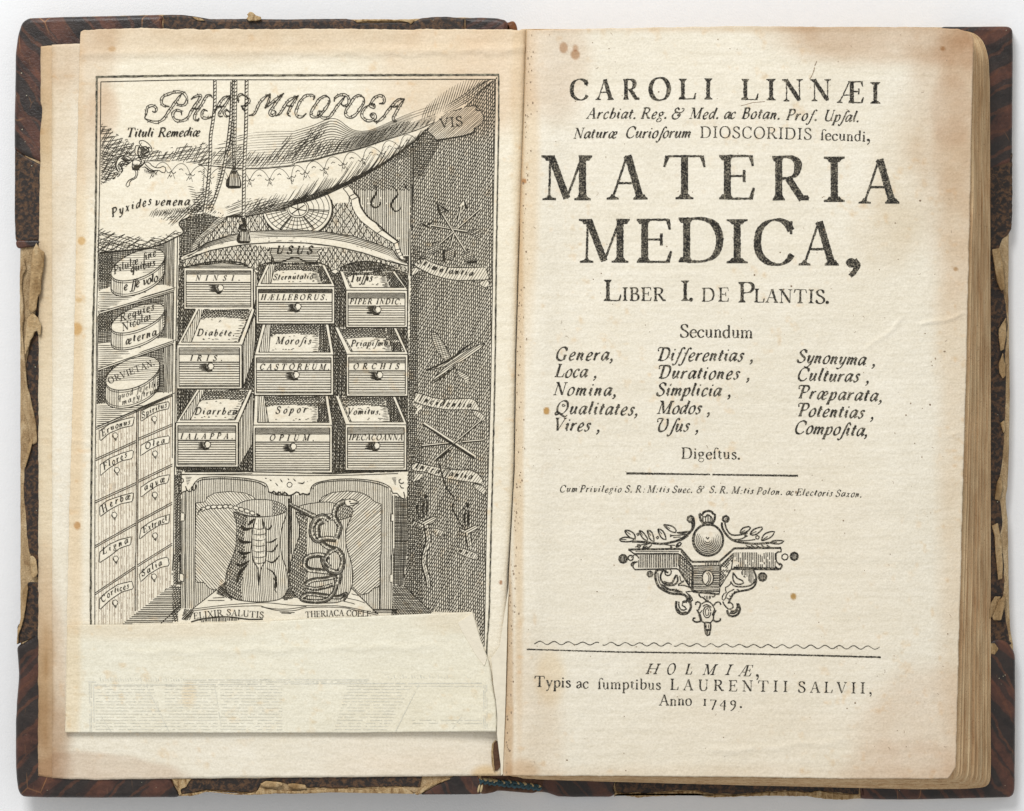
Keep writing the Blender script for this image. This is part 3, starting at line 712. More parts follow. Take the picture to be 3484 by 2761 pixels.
def priv(ink):
    b = [(1900, 1675.5), (2140, 1676), (2430, 1678), (2600, 1683), (2930, 1693)]
    for w_, a, c in (('Cum', 1902, 1962), ('Privilegio', 1971, 2112), ('S.', 2125, 2150), ('R:', 2160, 2192), ('M:tis', 2200, 2275), ('Suec.', 2286, 2355), ('&', 2370, 2397), ('S.', 2412, 2437), ('R.', 2446, 2476), ('M:tis', 2487, 2561),
                     ('Polon.', 2572, 2661), ('ac', 2673, 2698), ('Electoris', 2707, 2830), ('Saxon.', 2841, 2931)):
        text(ink, w_, a, c, b, 23.5, 'i', 1.2, 0.22, plain=True)
printed('smallest italic line naming the royal privilege', priv)
def wavy(ink):
    for a, b in ((1818, 2039), (2050, 2287), (2293, 2994)):
        x = np.arange(a, b, 2.5); base = 2187.5 + (x - 1818) / 1176 * 17
        y = base - 5 * np.sin((x - 1818) / 48.5 * 2 * math.pi - 0.9) * (0.85 + 0.3 * vnoise(x, x * 0, 60, 3))
        ink.ribbon(np.stack([x, y], -1), 2.0 + 1.4 * vnoise(x, x * 0, 18, 4), 0.2)
    p = resample(np.array([(1792, 2210), (2100, 2219), (2420, 2223), (2700, 2229), (2997, 2237)], float), 3)
    ink.ribbon(p, 4.2 + 1.5 * np.linspace(0, 1, len(p)) + 0.8 * np.exp(-((p[:, 0] - 1800) / 25) ** 2), 0.45)
printed(None, wavy, name='wavy_rule')
def hol(ink):
    for ch, a, b, t, y in (('H', 2195, 2235, 2259, 2294), ('O', 2266, 2294, 2259, 2295), ('L', 2330, 2352, 2259, 2295), ('M', 2388, 2432, 2261, 2297), ('I', 2466, 2482, 2262, 2297), ('Æ', 2510, 2553, 2264, 2301)):
        boxed(ink, ch, a, b, t, y, 1.1, 0.3, 'i')
    text(ink, ',', 2571, 2584, 2301, 52, 'r', 1.1, 0.3)
printed('widely spaced italic capitals of the place of printing', hol)
def typ(ink):
    text(ink, 'Typis', 1817, 1942, [(1817, 2337), (1942, 2340)], 37, 'r', 1.2, 0.3); text(ink, 'ac', 1959, 2003, 2342, 37, 'r', 1.05, 0.3)
    text(ink, 'ſumptibus', 2033, 2249, [(2033, 2345), (2249, 2347)], 37, 'r', 1.0, 0.3)
    text(ink, 'LAURENTII', 2279, 2681, [(2279, 2348), (2500, 2352), (2681, 2355)], 37, 'r', 1.1, 0.35)
    text(ink, 'SALVII,', 2714, 2968, [(2714, 2356), (2968, 2361)], 37, 'r', 1.1, 0.35)
printed('line naming the printer', typ)
printed('date line at the foot', lambda k: (text(k, 'Anno', 2242, 2355, 2401, 37, 'r', 1.05, 0.3), text(k, '1749.', 2391, 2526, [(2391, 2401.5), (2526, 2409)], 37, 'r', 1.0, 0.3)))

# the woodcut tailpiece
def woodcut(ink):
    pl = Plate(2080, 1720, 2740, 2180)
    # shelves of the bracket
    fl = pl.shape('o: 270 525 820 518 935 655 1225 650 1375 515 1870 508 1872 548 1820 552 1815 620 1830 670 1872 675 1878 725 1840 735 1350 730 1225 925 1225 995 950 970 790 725 340 735 310 700 345 650 385 660 375 600 340 575', 3.2)
    a = pl.rg('o: 385 575 805 570 795 715 365 720'); pl.hatch(a, math.pi / 2, 6.2, 2.2); pl.line('o: 330 570 800 568', 3.6)
    b = pl.rg('o: 1385 550 1815 552 1810 715 1360 712'); pl.hatch(b, math.pi / 2, 6.2, 2.0, brk=0.2); pl.line('o: 1375 512 1872 508', 4.5); pl.line('o: 1372 712 1820 722', 3.6)
    c = pl.shape('o: 808 572 940 695 945 960 805 730', 2.6); pl.hatch(c, -0.72, 9, 2); pl.hatch(c, math.pi / 2, 6.5, 2.2)
    d = pl.shape('o: 950 700 1232 695 1228 920 1225 990 950 960', 2.6); pl.hatch(d, 0, 6.2, 2.2)
    e = pl.shape('o: 1240 690 1375 560 1350 730 1225 930', 2.4); pl.hatch(e, 0.8, 6, 1.8, brk=0.3); pl.hatch(e, -0.9, 7, 1.6, brk=0.35)
    f = pl.rg('o: 1060 660 1232 655 1230 690 1070 692'); pl.hatch(f, math.pi / 2, 5.5, 1.6)
    pl.line('o: 270 525 820 518 935 655 1225 650 1380 512', 4.6); pl.line('o: 820 545 940 695 1232 692', 2.4); pl.line('o: 345 545 800 545', 1.6)
    ang = np.linspace(0, 2 * math.pi, 36)[:-1]
    el = lambda cx, cy, rx, ry: np.stack([2050 + (cx + rx * np.cos(ang)) / 3.079, 1700 + (cy + ry * np.sin(ang)) / 3.079], -1)
    pl.shape(el(1103, 822, 60, 80), 3); pl.line('o: 1090 770 1112 800 1112 850 1085 885', 2, True); pl.line('o: 1105 760 1132 800 1130 850 1105 890', 2.4, True)
    # globe
    pl.shape(el(1105, 425, 158, 165), 5.0)
    for i, (r, lo) in enumerate(((30, .1), (48, -.3), (66, -.5), (84, -.45), (102, -.55), (120, -.5), (138, -.35))):
        t = np.linspace(lo, math.pi - lo + 0.1, 26)
        pl.line(np.stack([2050 + (1100 + r * np.cos(t)) / 3.079, 1700 + (425 + r * 1.02 * np.sin(t)) / 3.079], -1), 2.3, taper=0.3)
    pl.line('o: 1085 395 1100 420 1115 395', 3)
    # little crown
    pl.shape('o: 1015 150 1045 165 1060 130 1105 118 1150 130 1162 160 1178 155 1175 215 1150 255 1110 268 1060 258 1025 215', 5.2)
    pl.shape('o: 1050 240 1050 180 1080 185 1105 150 1130 185 1150 185 1145 240', 3.4); pl.line('o: 1080 190 1080 240', 2); pl.line('o: 1105 170 1105 240', 2.4); pl.line('o: 1128 190 1128 240', 2)
    pl.line('o: 1020 275 1105 262 1160 275', 3)
    # acanthus arms
    pl.line('o: 935 235 945 290 920 340 880 375 800 425 690 455 600 465 420 445 300 440', 5, True); pl.line('o: 920 330 830 350 760 345', 5.5, True, 0.3); pl.line('o: 955 200 960 270 935 330', 4.5, True)
    pl.line('o: 900 380 820 430 720 440', 2.4, True); pl.line('o: 720 380 800 375 880 365', 2.2, True); pl.line('o: 740 400 820 392', 2, True)
    pl.line('o: 1250 240 1255 300 1300 370 1370 430 1480 455 1600 465 1750 455', 5, True); pl.line('o: 1280 240 1300 310 1350 370 1450 370 1520 350', 3.6, True); pl.line('o: 1370 420 1450 415 1520 380', 2.6, True); pl.line('o: 1600 420 1500 432 1420 430', 2.4, True)
    for cx, cy in ((922, 205), (1290, 205)):
        pl.shape(el(cx, cy, 32, 32), 5.4); pl.line(el(cx + 4, cy + 5, 13, 14), 2)
    for s_ in ('640 265 740 285 775 345 715 335 670 300', '580 310 620 320 650 360 665 420 620 405 590 350', '470 325 510 335 530 380 540 440 500 420 480 370', '385 325 430 350 480 430 430 415 400 370', '235 325 300 335 340 380 330 425 260 375',
               '178 418 240 395 330 415 300 440 200 440', '420 515 450 475 520 455 490 500', '770 500 790 460 825 450 815 480', '1440 350 1470 300 1550 285 1530 325 1480 350', '1545 365 1590 310 1680 290 1650 335 1600 370', '1665 430 1700 360 1800 335 1770 390 1710 420', '1755 455 1800 432 1900 435 1850 465'):
        pl.shape('o: ' + s_, 3.2, True); pp = np.array([float(q) for q in s_.split()]).reshape(-1, 2); pl.line('o: %g %g %g %g' % (*(pp[0] * .8 + pp.mean(0) * .2), *(pp.mean(0))), 1.8)
    for cx, cy, r in ((575, 400, 14), (380, 488, 18), (718, 500, 12), (715, 380, 12), (370, 365, 14), (1622, 398, 20), (1495, 375, 12), (295, 612, 28), (215, 622, 42), (1910, 603, 34), (2008, 596, 40), (497, 782, 32), (1675, 812, 42)):
        k = pl.shape(el(cx, cy, r, r), 3.0 if r < 38 else 4.6)
        if r > 30 and cx not in (1910,): pl.hatch(k, math.pi / 2, 4.2, 2)
    pl.line('o: 340 500 420 470 560 455 700 480 760 480', 2); pl.line('o: 1500 480 1560 500 1760 500', 2)
    for i in range(5): pl.line('o: %d 478 %d 505' % (1500 + i * 55, 1540 + i * 55), 2.6)
    pl.line('o: 310 700 300 680 320 655 350 660', 4); pl.line('o: 300 610 345 570', 2); pl.line('o: 1850 690 1862 672 1880 690 1868 722 1840 728 1812 705', 4, True)
    # volutes left and right
    pl.line('o: 620 735 570 740 552 790 560 850 590 915 650 955 720 985 800 990 860 1000 890 1040 870 1080', 5.6, True); pl.line('o: 640 735 610 790 615 850 680 900 760 890 790 840 775 790', 4.2, True)
    pl.line('o: 775 790 750 830 735 870 690 880 640 860', 4.6, True); pl.line('o: 650 740 660 790 700 795 722 760 705 725', 2.8, True); pl.line('o: 660 740 670 765 690 765', 4)
    pl.line('o: 580 770 590 850 640 930 760 960 830 965', 2.2, True); pl.line('o: 850 860 780 900 850 900 930 930 940 960 870 970 920 1010 945 1060 900 1055', 2.8, True); pl.line('o: 810 800 820 860 855 850', 2.4, True)
    for i in range(4): pl.line('o: %d %d %d %d %d %d' % (600 + i * 14, 880 + i * 6, 680 + i * 20, 935 + i * 8, 780 + i * 20, 940 + i * 10), 1.8, True)
    pl.line('o: 835 1075 860 1060 880 1075 900 1030', 3); pl.line('o: 775 1065 768 1120 790 1180 840 1202 890 1190 920 1150 925 1100 900 1060', 5.4, True); pl.line('o: 800 1070 800 1120 830 1160 880 1150 860 1125 835 1110 840 1080 870 1075', 3.4, True)
    pl.line('o: 785 1140 820 1185 880 1180', 3.5, True); pl.line('o: 905 1000 925 1080', 5)
    pl.line('o: 1455 730 1465 790 1500 815 1530 795 1540 760 1530 735', 2.6, True); v = pl.rg('o: 1455 735 1580 735 1600 880 1540 890 1520 820 1470 800'); pl.hatch(v, math.pi / 2, 5, 1.7, brk=0.3)
    pl.line('o: 1575 735 1600 780 1610 850 1590 910 1530 945 1420 965 1370 990 1330 1060 1320 1090', 4.4, True); pl.line('o: 1600 860 1540 905 1430 915 1370 900 1340 860', 3.2, True)
    pl.line('o: 1370 765 1365 830 1390 880 1440 890 1480 870 1450 840 1420 835 1400 810 1370 770', 3.2, True); pl.line('o: 1350 860 1330 900 1280 930 1300 970 1260 1000 1255 1060 1285 1040 1310 980 1380 940', 2.6, True)
    for i in range(5): pl.line('o: %d %d %d %d' % (1300 + i * 26, 1030 - i * 22, 1325 + i * 26, 1045 - i * 24), 2.2)
    pl.line('o: 1260 1070 1280 1110 1320 1150 1360 1140 1370 1110 1340 1080 1310 1085', 3.2, True); pl.line('o: 1305 1160 1320 1210 1360 1225 1410 1210 1440 1160 1430 1110 1410 1080 1415 1130 1390 1170 1340 1175', 5, True); pl.line('o: 1330 1190 1380 1195 1425 1160', 3, True)
    # pendant
    pl.line('o: 1010 985 1020 1020 1060 1030 1075 1055 1110 1060 1130 1030 1170 1015 1180 995', 3.6, True); p2 = pl.rg('o: 1060 1000 1170 1000 1130 1040 1110 1058 1080 1055'); pl.hatch(p2, math.pi / 2, 5, 1.8)
    pl.line('o: 975 1105 980 1075 1010 1075 1030 1100 1010 1140', 3.4, True); pl.line('o: 1240 1105 1225 1075 1190 1080 1165 1110', 3.4, True)
    pl.line(el(1095, 1180, 40, 62), 2.4); pl.line(el(1095, 1180, 18, 45), 2); pl.line('o: 1040 1095 1080 1070 1130 1080 1160 1120 1175 1160 1150 1200 1165 1240 1130 1290 1060 1290 1020 1250 1010 1200 990 1160 1010 1150 1025 1100', 3, True)
    pl.line('o: 985 1155 1020 1200 1040 1270', 3, True); pl.line('o: 1190 1160 1165 1210 1160 1260', 3, True); pl.line('o: 1010 1200 1045 1160', 2); pl.line('o: 1050 1120 1090 1100 1140 1130', 2.4, True)
    pl.line('o: 975 1245 950 1245 948 1270 985 1285 1030 1275', 4, True); pl.line('o: 1235 1245 1230 1270 1190 1280 1160 1265', 4, True)
    p3 = pl.shape('o: 1072 1290 1130 1290 1135 1340 1125 1380 1120 1425 1085 1425 1075 1370 1068 1330', 4); pl.line('o: 1085 1310 1085 1350', 2); pl.line('o: 1110 1310 1110 1350', 2); pl.line('o: 1075 1365 1130 1370', 4.5)
    pl.line('o: 1098 1380 1100 1420', 3)
    pl.q = [(p, w * 1.36, tp, i, t, c, r) for p, w, tp, i, t, c, r in pl.q]
    pl.draw({'e': ink})
printed('woodcut tailpiece of a bracket with globe, crown, sprays and volutes', woodcut, name='woodcut_ornament')
def specks(ink):
    for i in range(210):
        x, y = RNG.uniform(1790, 3240), RNG.uniform(110, 2630); r = abs(RNG.normal(0, 1.1)) + 0.7
        a = np.linspace(0, 6.28, 7)[:-1]; ink.poly(np.stack([x + r * np.cos(a) * RNG.uniform(.7, 1.3), y + r * np.sin(a) * RNG.uniform(.6, 1.2)], -1))
    for i in range(46):
        x, y, t = RNG.uniform(1790, 3240), RNG.uniform(110, 2630), RNG.uniform(0, 3.14); l = RNG.uniform(4, 13)
        p = np.array([(x, y), (x + l * .5 * math.cos(t), y + l * .5 * math.sin(t)), (x + l * math.cos(t + .4), y + l * math.sin(t + .4))]); ink.ribbon(p, 0.9)
    for p in (((2520, 361), (2535, 357), (2560, 350), (2603, 346)),):
        ink.ribbon(resample(np.array(p, float), 4), 1.6, .2)
    p = smooth(np.array([(2779, 209), (2772, 225), (2768, 245), (2760, 262), (2755, 270)], float)); ink.ribbon(p, 2.0, 0.7)
    for i in range(150):
        y = RNG.uniform(110, 2630); x = float(ip(y, GUT)) + abs(RNG.normal(0, 14)) + 3; r = RNG.uniform(.8, 2.6)
        a = np.linspace(0, 6.28, 8)[:-1]; ink.poly(np.stack([x + r * np.cos(a) * RNG.uniform(.5, 1.3), y + r * 1.6 * np.sin(a) * RNG.uniform(.6, 1.4)], -1))
    p = smooth(np.array([(3108, 1120), (3140, 1098), (3190, 1083), (3284, 1066)], float))
o_ = printed(None, specks, M_pale, 'foxing_specks'); o_['kind'] = 'stuff'
# ------------------------------------------------------------------ left hand leaves
lt = [(180, 120, 330, 150, 0.8, 0.9, (0.84, 0.73, 0.60)), (155, 350, 60, 500, 1.2, 0.8, (0.86, 0.77, 0.64)), (155, 2400, 50, 320, 1.0, 1.0, (0.80, 0.68, 0.54)), (350, 2645, 270, 80, 0.22, 1.0, (0.84, 0.75, 0.66)),
      (150, 1500, 22, 1400, 1.2, 0.5, (0.90, 0.83, 0.72)), (165, 2560, 60, 150, 0.8, 0.9, (0.74, 0.64, 0.52)), (150, 2380, 24, 120, 0.8, 0.8, (0.72, 0.62, 0.50)), (158, 2210, 20, 60, 0.9, 0.7, (0.74, 0.64, 0.52)), (150, 420, 22, 90, 0.9, 0.6, (0.82, 0.74, 0.63)), (1500, 2640, 300, 60, 1.2, 0.35, (0.93, 0.84, 0.74)), (1655, 2636, 30, 20, 1.2, 0.8, (0.85, 0.68, 0.45)), (1450, 2540, 200, 60, 1.2, 0.3, (0.94, 0.86, 0.77))]
past = sheet('pastedown_leaf', [(158, 138), (350, 138), (372, 144), (410, 143), (440, 138), (780, 133), (1300, 131), (2200, 130), (2640, 130)], [(100, 1700), (2700, 1700)], [(130, 159), (180, 155), (1700, 150)],
             [(125, 2639), (140, 2643), (185, 2648), (290, 2653), (650, 2650), (1700, 2640)], lambda x, y: z_cover_left(x, y) + 0.008, 60, 320, lambda x, y: tone(x, y, lt, srgb(232, 220, 196), 200, 0.09), M_paper, BOOK, rag=(2.4, .3, 1.6, 1.6), seed=20)
endl = sheet('free_endleaf', [(151, 176), (2660, 178)], [(100, 1709), (2700, 1706)], [(170, 153), (275, 149), (1700, 140)], [(176, 2648), (250, 2652), (330, 2654), (560, 2650), (840, 2646), (1300, 2643), (1690, 2638), (1715, 2640)], z_endleaf, 160, 300,
             lambda x, y: tone(x, y, lt, CREAM, 210), M_paper, BOOK, thick=0.003, rag=(1.2, .3, 1.6, 1.6), seed=21)
pt = [(600, 95, 560, 75, 0.9, 0.95, (0.85, 0.75, 0.62)), (290, 250, 70, 260, 1.0, 0.85, (0.84, 0.74, 0.62)), (352, 380, 42, 70, 0.7, 0.55, (0.88, 0.75, 0.62)), (1590, 240, 210, 160, 0.9, 0.8, (0.90, 0.79, 0.66)), (1640, 300, 90, 130, 0.8, 0.5, (0.92, 0.82, 0.70)),
      (1200, 110, 520, 45, 1.0, 0.5, (0.92, 0.84, 0.72)), (255, 900, 22, 700, 1.3, 0.6, (0.93, 0.83, 0.70)), (245, 1600, 22, 600, 1.3, 0.6, (0.92, 0.82, 0.70)), (1775, 400, 22, 500, 1.2, 0.5, (0.90, 0.80, 0.66)),
      (276, 822, 10, 11, 0.6, 0.9, (0.80, 0.62, 0.38)), (262, 1120, 14, 17, 0.7, 0.9, (0.80, 0.62, 0.38)), (264, 1788, 9, 11, 0.5, 0.95, (0.70, 0.50, 0.32)), (270, 1020, 8, 6, 0.7, 0.7, (0.82, 0.66, 0.42)), (381, 168, 10, 7, 0.7, 0.7, (0.75, 0.60, 0.42)),
      (1703, 1982, 5, 6, 0.4, 0.95, (0.5, 0.3, 0.2)), (1740, 1985, 5, 14, 0.5, 0.9, (0.5, 0.32, 0.2)), (900, 1200, 600, 800, 1.0, 0.3, (0.985, 0.99, 0.96))]
plate = sheet('frontispiece_plate', [(108, 275), (130, 272), (300, 268), (555, 262), (900, 258), (1300, 249), (1750, 235), (2200, 226), (2490, 222)], [(y, g - 1) for y, g in GUT], [(270, 112), (285, 104), (330, 101), (500, 97), (620, 99), (715, 101), (1000, 100), (1790, 101)],
              [(200, 2487), (1800, 2492)], z_plate, 330, 480, lambda x, y: tone(x, y, pt, srgb(239, 231, 212), 220), M_paper, BOOK, thick=0.004, rag=(1.8, 0.3, 3.2, 0.3), seed=23)

PL = Plate(300, 240, 1720, 2150)
ek, ink_b, ink_p = 'e', 'b', 'p'
H_ = math.pi / 2
# everything inside the ruled frame
wallB = PL.rg('2: 560 1200 1245 800 1245 1709 4: 1215 0 1215 520 1100 400 700 100 2: 600 1709')
wallR = PL.rg('s: 1404 420 1480 380 1690 262 1686 320 1681 500 1678 775 1676 900 1670 1200 1669 1330 1666 1450 1661 1600 1656 1760 1653 1885 1650 2000 1647 2180 1640 2180 1611 2085 1466 2083 1372 1993 1386 1885 1387 1400 1396 900')
wallR2 = PL.rg('s: 1386 1340 1404 840 1432 840 1425 1100 1418 1500 1412 1885 1412 2035 1372 1993 1386 1885')
floorR = PL.rg('s: 1335 1990 1374 1993 1466 2084 1470 2095 1330 2100')
backL = PL.rg('s: 600 740 690 700 840 690 900 740 760 860 660 860 645 905 625 1000 622 1180 640 1400 628 1760 618 1990 596 1990 600 1400')
cabD = PL.rg('s: 622 870 1390 870 1388 1606 1130 1612 640 1606 600 1600 604 1000')
floorL = PL.rg('7: 655 740 1180 325 1275 345 1280 570 1250 620 1250 712')
# hatchings of the back
PL.hatch(wallB, H_, 6.3, 2.5, brk=0.06); PL.hatch(wallB, math.radians(52), 7, 2.0, pred=lambda x, y: (y < 1010 - (x - 1195) * 1.05 - 0 * x) & (y < 650) | (y < 600 - (x - 1230) * 0.3)); PL.hatch(wallB, math.radians(-38), 8, 1.9, pred=lambda x, y: y < 590 - (x - 1230) * 0.35)
PL.hatch([wallR, wallR2], H_ + 0.02, 7.2, 2.3, jit=0.07); PL.hatch([wallR, wallR2], math.radians(58), 7.2, 2.25, jit=0.08, wob=0.8)
PL.hatch(wallR2, 0.03, 6.4, 2.0); PL.hatch(wallR, 0.03, 6.4, 1.9, pred=lambda x, y: (y < 600) & (x < 1520 - (y - 440) * .5) | (y > 1500) & (x < 1440) | (x < 1450) & (y > 860) & (y < 960))
PL.hatch(floorR, 0.02, 5, 2.1); PL.hatch(floorR, math.radians(-50), 6.5, 2.0)
PL.hatch(backL, H_, 5.2, 2.3); PL.hatch(backL, 0.12, 5.8, 2.1); PL.hatch(backL, math.radians(60), 9, 1.6, brk=0.2)
PL.hatch(cabD, H_ - 0.03, 4.4, 2.6, brk=0.03); PL.hatch(cabD, math.radians(62), 6.2, 2.3, brk=0.03); PL.hatch(cabD, 0.05, 9, 2.2, brk=0.35)
PL.hatch(floorL, 0, 6.2, 2.5); PL.hatch(floorL, math.radians(40), 6, 2.2, pred=lambda x, y: x > 585); PL.line('7: 650 742 1185 322', 2.6); PL.line('7: 1070 728 1275 540', 2.4)
PL.line('2: 1245 800 1245 1709 4: 1225 0 1218 500', 2.4); PL.line('2: 1232 850 1230 1709 4: 1210 0 1200 480', 1.6)
PL.line('8: 1070 305 1345 572', 2.6)
for s_ in ('2: 830 1270 870 1300 850 1370 815 1420 815 1480 860 1500 905 1470 900 1440', '2: 1020 1265 1070 1310 1085 1370 1040 1420 1020 1480 1060 1540 1110 1520 1120 1490', '2: 1155 1260 1190 1310'):
    PL.line(s_, 6, True, 0.35)
    PL.line(s_, 2.5, True)
# weapons on the side wall: light shafts with dark edges
def shaft(pts, w=5, dark=3.4):
    w = w + 1.5
    p = Q(pts); t = p[-1] - p[0]; t = t / np.hypot(*t); n = np.array([-t[1], t[0]])
    q = np.vstack([p + n * w / 2, (p - n * w / 2)[::-1]]); PL.rg(q); PL.line(p + n * w / 2, dark); PL.line(p - n * w / 2, 1.3)
def feather(pts, n=8):
    k = PL.rg(pts); PL.hatch(k, 0.5, 5.5, 2.2); PL.hatch(k, 1.4, 8, 1.8)
    p = Q(pts); PL.line(p, 1.8, closed=True)
for s_ in ('b: 250 365 560 420', 'b: 350 240 630 690', 'b: 510 395 730 200', 'b: 250 615 470 430', 'b: 545 170 510 330', 'b: 470 450 440 570', 'b: 560 420 740 440'): shaft(s_, 4.5)
for s_ in ('b: 620 410 740 398 735 440 735 500 640 465 600 430', 'b: 215 610 290 525 330 560 330 610 260 655', 'b: 380 680 390 600 440 580 490 600 470 690 430 715', 'b: 550 660 620 585 690 700 600 745', 'b: 330 260 310 150 400 220 350 250'): feather(s_)
PL.line('b: 300 130 345 290', 8, taper=.4); PL.line('b: 330 170 430 240', 6, taper=.4); PL.line('b: 150 345 250 400', 6, taper=.3); PL.line('b: 200 370 270 330', 5, taper=.3); PL.line('b: 600 730 690 720', 7); PL.line('b: 370 600 375 720', 8, taper=.3)
k_ = PL.rg('b: 515 180 565 120 575 150 545 175'); PL.line('b: 515 180 565 120', 2); PL.line('b: 570 120 600 210', 6, taper=.4)
def banner(pts, txt=None, x0=0, x1=0, base=None, cap=24, ang=1.0, sp=8.5, ink='e'):
    k = PL.shape(pts, 2.4); PL.hatch(k, ang, sp, 1.4)
    if txt: TXT.append((txt, x0, x1, base, cap, 'i', 1.0))
    return k
TXT = []
banner('b: 150 678 200 700 300 745 420 775 560 780 680 778 780 770 800 830 820 900 700 900 520 905 400 890 260 850 120 780 80 745', None)
banner('b: 740 910 800 890 830 960 760 975 710 930', None); banner('b: 60 790 100 770 140 800 90 850 60 860', None)
k_ = PL.shape('6: 1275 20 1330 30 1450 70 1560 90 1700 85 1850 80 1900 100 1945 180 1940 210 1880 200 1760 200 1600 200 1450 175 1330 145 1250 110', 2.4); PL.hatch(k_, 1.0, 8.5, 1.4)
k_ = PL.shape('6: 1870 205 1920 210 2000 260 2010 330 1960 310 1880 250', 2.2); PL.hatch(k_, 1.0, 7, 1.8); k_ = PL.rg('6: 1235 130 1340 155 1330 200 1250 270 1300 190'); PL.hatch(k_, 0.8, 8, 2)
k_ = PL.shape('6: 1240 775 1280 750 1400 780 1550 810 1700 830 1850 830 1930 870 1980 930 1985 985 1900 965 1750 945 1600 920 1480 890 1380 850 1250 840 1225 800', 2.4); PL.hatch(k_, 0.95, 8.5, 1.4)
k_ = PL.shape('6: 1890 970 1990 1000 2015 1040 2000 1100 1930 1050 1870 1000', 2.2); PL.hatch(k_, 0.9, 7, 1.8); k_ = PL.shape('6: 1250 860 1360 870 1370 900 1300 940 1240 960 1260 900', 2); PL.hatch(k_, 0.9, 7.5, 2)
k_ = PL.shape('6: 1250 1360 1380 1415 1375 1475 1230 1415', 2.2); PL.hatch(k_, 1.0, 7, 1.7); k_ = PL.shape('6: 1460 1445 1490 1440 1580 1475 1560 1540 1460 1500', 2.2); PL.hatch(k_, 1.0, 7, 1.7)
k_ = PL.shape('c: 385 670 440 680 545 720 550 750 535 768 470 750 380 710', 2.2); PL.hatch(k_, 1.0, 7, 1.7)
banner('2: 1410 660 1500 590 1600 500 1700 480 1800 440 1900 430 1950 470 1990 550 1985 600 1890 680 1890 710 1780 745 1640 770 1490 795 1470 760 1400 700', None, ang=0.72, sp=5.2)
PL.line('2: 1490 795 1640 772 1780 748 1890 712 1895 660', 4.5); PL.line('2: 1910 430 1905 480 1960 480', 3)
# scalpel, scissors, bows, bandage
kn = PL.shape('4: 1390 1500 1500 1450 1640 1370 1720 1330 1870 1250 2010 1205 1950 1270 1850 1340 1760 1400 1690 1430 1560 1540 1430 1625 1490 1550 1600 1450', 2.2); PL.hatch(kn, 0.6, 6, 2.0)
k_ = PL.rg('4: 1440 1075 1500 1110 1600 1260 1660 1390 1590 1410 1500 1300 1450 1180'); PL.hatch(k_, 0.2, 6.5, 1.8); PL.hatch(k_, 1.9, 8, 1.6); PL.line('4: 1440 1075 1500 1110 1600 1260 1660 1390', 2.6); PL.line('4: 1590 1410 1500 1300 1450 1180 1440 1075', 2.2)
k_ = PL.rg('4: 1700 1480 1760 1510 1840 1560 1830 1640 1790 1600 1720 1550'); PL.hatch(k_, 0.5, 6.5, 1.8); PL.line('4: 1700 1480 1760 1510 1840 1560 1830 1640', 2.2); PL.line('4: 1790 1600 1720 1550 1700 1480', 2.2)
PL.line('4: 1380 1490 1520 1440 1700 1340 1760 1280 1900 1190', 6, True, .3); PL.line('4: 1440 1640 1560 1560 1700 1450', 5, True, .3)
shaft('6: 1360 340 1900 690', 8, 5); shaft('6: 1480 715 1960 310', 4.5); shaft('6: 1340 575 1640 545', 5, 4); shaft('6: 1760 535 1990 515', 5, 4); PL.line('6: 1375 365 1890 715', 7, taper=.2)
PL.line('6: 1480 735 1640 620', 6, taper=.4); PL.line('6: 1520 760 1590 1000 1680 1130 1660 1230 1720 1350', 4, True)
# two daggers
for ox, oy in ((1448, 1690), (1590, 1720)):
    for s_, w in (((-2, -8, 2, -2, 0, 8), 13), ((-6, 12, -10, 45, -6, 72), 7), ((6, 10, 4, 40, 4, 72), 7)):
        p = np.array(s_, float).reshape(-1, 2) + (ox, oy); PL.line(p, w, True, 0.3)
    t = np.linspace(1.7, 4.6, 14); PL.line(np.stack([ox - 4 + 26 * np.cos(t), oy + 42 + 34 * np.sin(t)], -1), 3.2)
    q = np.array([(-26, 74), (-10, 84), (12, 74), (32, 66), (38, 74), (24, 90), (-4, 96), (-24, 86)], float) + (ox, oy); k_ = PL.shape(q, 2.6, True); PL.hatch(k_, 0.5, 6.5, 2)
    L = 210 if ox < 1500 else 48; y = np.linspace(0, L, 22); wv = 8 * np.sin(y / 26) * np.clip(y / 50, 0.2, 1)
    bl = np.stack([ox + 2 + wv, oy + 96 + y], -1); k_ = PL.rg(np.vstack([bl + (9, 0) - np.stack([y / L * 6, y * 0], -1), (bl - (9, 0) + np.stack([y / L * 6, y * 0], -1))[::-1]])); PL.hatch(k_, 0.9, 9, 1.8)
    PL.line(bl + (8, 0), 2.4, True); PL.line(bl - (8, 0), 4.5, True); PL.line(bl, 1.6, True)

# ---- cabinet: pediment
frt = PL.rg('9: 350 100 750 60 1450 -20 1690 -40 2: 515 1300 560 1360 600 1420 605 1480 640 1560 700 1640 780 1700 4: 800 20 900 80 1050 170 1060 230 1115 330 1190 380 9: 2000 430 1700 330 1400 280 900 262 640 275 400 315 150 395 10 470 60 400 110 340 180 290 260 210 320 150')
PL.hatch(frt, H_, 6.4, 1.5, brk=0.05)
def net(reg, n=34, sp=17, seed=1, x0=650, x1=1400, dots=True):
    PL.hatch(reg, math.radians(58), sp, 2.0, jit=.15, wob=1.6); PL.hatch(reg, math.radians(-58), sp, 2.0, jit=.15, wob=1.6)
    f = inside(PL.polys[reg]); xa, ya, xb, yb = PL.bb[reg]
    for yy in np.arange(ya + 6, yb, sp * 1.05):
        for xx in np.arange(xa + 5 + (yy * 7 % 9), xb, sp * 1.15):
            if f(np.array([xx]), np.array([yy]))[0]: PL.line(np.stack([xx + 2.3 * np.cos(np.linspace(0, 6.3, 9)), yy + 2.3 * np.sin(np.linspace(0, 6.3, 9))], -1), 3.2)
net(frt)
